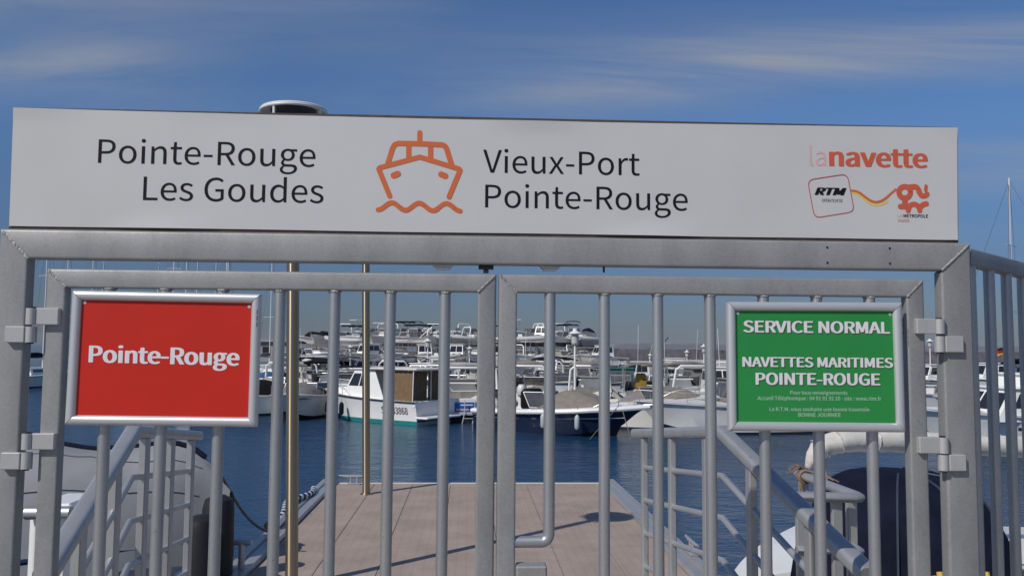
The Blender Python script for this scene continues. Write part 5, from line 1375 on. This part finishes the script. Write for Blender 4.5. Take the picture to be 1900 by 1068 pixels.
# right: open boat with navy covers
cr_ = at(1600, 1000, 6.2)
rn = thing('covered_boat', (2.72, 4.05, WZ), 'white open boat with large navy console cover right of the pontoon', 'boat', None, R(78))
hull(rn, 6.0, 2.3, .75, 1.0, GEL, DKBOT); deck(rn, 6.0, 2.3, .75, 1.0, .70, GEL)
def dome(root, x0, x1, y0, y1, z0, z1, m_, name, sq=2.6, seed=0):
    m = MB(); n, q = 30, 64; V = []
    for i in range(n + 1):
        ph = (i / n) * math.pi / 2
        for k in range(q):
            a_ = 2 * math.pi * k / q
            cx_, sx_ = math.cos(a_), math.sin(a_)
            rr = (abs(cx_) ** sq + abs(sx_) ** sq) ** (-1 / sq)
            rad_ = math.cos(ph) ** .55 if i < n else 0.02
            f_ = 1 + .07 * noise.noise(Vector((cx_ * 2, sx_ * 2, ph * 2 + seed))) + .035 * noise.noise(Vector((cx_ * 6, sx_ * 6, ph * 5 + seed))) + .018 * math.sin(a_ * 9 + ph * 5)
            V.append(Vector(((x0 + x1) / 2 + (x1 - x0) / 2 * rr * cx_ * rad_ * f_, (y0 + y1) / 2 + (y1 - y0) / 2 * rr * sx_ * rad_ * f_, z0 + (z1 - z0) * math.sin(ph) ** .8)))
    m.add(V, [(i * q + k, i * q + (k + 1) % q, (i + 1) * q + (k + 1) % q, (i + 1) * q + k) for i in range(n) for k in range(q)] + [tuple(n * q + k for k in range(q))])
    return build(name, m, m_, root, world=False, angle=70)
dome(rn, 1.1, 2.9, -.78, .74, .45, .0 + (at(1600, 866, 6.2).z - WZ), CANVN, 'console_cover', seed=2)
m = MB(); m.box((.35, .55, .62), (.75, .8, .62), bev=.05); build('stern_locker', m, GEL, rn, world=False)
m = MB(); m.sweep([(.25, 1.05, .8), (.3, 1.06, 1.25), (.55, 1.05, 1.36), (.85, 1.02, 1.2), (.9, 1.02, .8)], .018, 8); build('grab_rail', m, CHROME, rn, world=False)
PIPE = mat('navy_piping', (0.045, 0.05, 0.075), .6, 0, .3, 9)
zt_c = at(1600, 866, 6.2).z - WZ
for a0 in (R(200), R(248), R(292), R(335), R(160)):
    pts = []
    for k in range(15):
        ph = k / 14 * math.pi / 2 * .97; cx_, sx_ = math.cos(a0), math.sin(a0); rr = (abs(cx_) ** 2.6 + abs(sx_) ** 2.6) ** (-1 / 2.6); rd = math.cos(ph) ** .55 * 1.02
        f_ = 1 + .07 * noise.noise(Vector((cx_ * 2, sx_ * 2, ph * 2 + 2))) + .035 * noise.noise(Vector((cx_ * 6, sx_ * 6, ph * 5 + 2))) + .018 * math.sin(a0 * 9 + ph * 5)
        pts.append(Vector((2.0 + .9 * rr * cx_ * rd * f_, -.02 + .76 * rr * sx_ * rd * f_, .45 + (zt_c - .45) * math.sin(ph) ** .8 + .004)))
    m = MB(); m.sweep(pts, .008, 6); build('piping', m, PIPE, rn, world=False)
m = MB(); m.sweep([(1.05, -.7, 1.0), (1.5, -.84, .95), (2.2, -.86, .98), (2.9, -.74, 1.02)], .012, 6); build('lashing', m, ROPE, rn, world=False)
outboard(rn, 0, MOTORK, 1.1, z=.6)
m = MB(); m.sweep([(1.55, .60, .55), (1.7, .55, 1.5)], .02, 6); build('cover_strap', m, CANVW, rn, world=False)
# second navy seat cover with white script and a yellow float beside it
p = at(1838, 1068, 5.6); seat = thing('seat_cover', (p.x - .08, 5.75, p.z - .5), 'navy seat cover with white script lettering seen through the side fence', 'cover')
seat.location = Vector((p.x - .14, 5.75, p.z - .55)); dome(seat, -.26, .26, -.2, .2, 0, .84, CANVN, 'canvas', seed=5)
m = MB(); q0 = Vector((-.10, -.235, .56))
sc1 = [(0.055, .10), (.02, .085), (.005, .05), (.02, .02), (.045, .03), (.05, .06), (.03, .0), (-.01, -.05), (-.03, -.07)]
sc2 = [(-.02, -.10), (.02, -.095), (.035, -.12), (.01, -.14), (-.02, -.125), (.0, -.15), (.05, -.15), (.065, -.12), (.07, -.155)]
for s_ in (sc1, sc2): m.sweep([q0 + Vector((x_, -.012, z_)) for x_, z_ in s_], .0075, 6)
build('script_lettering', m, WPRINT, seat, world=False)
for px, lab in ((1746, 'yellow float at the bottom edge left of the right post'), (1832, 'yellow float under the navy seat cover')):
    p = at(px, 1100, 5.2); r = thing('yellow_float', (p.x, p.y, p.z - .12), lab, 'float', 'yellow floats')
    m = MB(); m.lathe((0, 0, 0), [(.02, 0), (.09, .02), (.125, .08), (.13, .12), (.11, .18), (.06, .215), (.02, .225)], 16); build('body', m, YELF, r, world=False)
    m = MB(); m.sweep([(0, 0, .22), (0, .01, .25)], .02, 8); build('eye', m, YELF, r, world=False)
# white rolled awning on the neighbouring boat
rw = motorboat(2010, 9.6, 176, 'white open boat with long rolled white awning at the right edge', 7.0, 2.4, .70, .95, feats=('console',), group=None)
aw = [at(1498, 868, 8.6), at(1508, 846, 8.6), at(1528, 826, 8.6), at(1560, 818, 8.6), at(1620, 817, 8.7), at(1700, 820, 8.8), at(1800, 826, 8.9), at(1900, 829, 9.0), at(2000, 832, 9.1)]
inv = (Matrix.Translation(rw.location) @ Matrix.Rotation(rw.rotation_euler.z, 4, 'Z')).inverted()
pts = []
for i in range(len(aw) - 1):
    for k in range(6): pts.append(aw[i].lerp(aw[i + 1], k / 6))
m = MB(); m.sweep([inv @ p for p in pts], [(.03 + .095 * min(1, i / 11)) * (1 + .035 * math.sin(i * .8) + .02 * math.sin(i * 2.3)) for i in range(len(pts))], 18, flat=.9)
for k_, v_ in enumerate(m.v):
    n_ = noise.noise(v_ * 9.0) * .5 + noise.noise(Vector((v_.x * 3, v_.y * 14, v_.z * 14)))
    m.v[k_] = v_ + Vector((0, n_ * .014, n_ * .016))
build('rolled_awning', m, CANVW, rw, world=False, angle=70)
for i in (10, 17, 24, 31, 38):
    c_ = inv @ pts[i]; d_ = ((inv @ pts[i + 1]) - c_).normalized(); s1 = d_.cross(Vector((0, 0, 1))).normalized(); s2 = s1.cross(d_)
    m = MB(); m.sweep([c_ + (s1 * math.cos(2 * math.pi * k / 16) + s2 * math.sin(2 * math.pi * k / 16) * .92) * .131 for k in range(17)], .008, 6); build('sail_tie', m, GELG, rw, world=False)
m = MB()
for p in (aw[2], aw[5], aw[8]):
    pw_ = Vector((p.x + .2, p.y + .2, WZ + .7)); m.sweep([inv @ p, inv @ pw_], .016, 6)
build('awning_pole', m, CHROME, rw, world=False)

# ------------------------------------------------------------------ haze over the bay
m = MB(); m.box((0, 3500, 35), (13000, 9000, 2 * 37.5))
hz = build('haze', m, None, smooth=False); hz.data.materials.clear()
hm = bpy.data.materials.new('sea_haze'); hm.use_nodes = True
t = hm.node_tree; t.nodes.clear(); vo = t.nodes.new('ShaderNodeVolumePrincipled'); ou = t.nodes.new('ShaderNodeOutputMaterial')
vo.inputs['Color'].default_value = (.70, .80, .95, 1); vo.inputs['Density'].default_value = 0.00005; vo.inputs['Anisotropy'].default_value = 0.0
t.links.new(vo.outputs[0], ou.inputs['Volume']); hz.data.materials.append(hm)
tag(hz, kind='stuff')
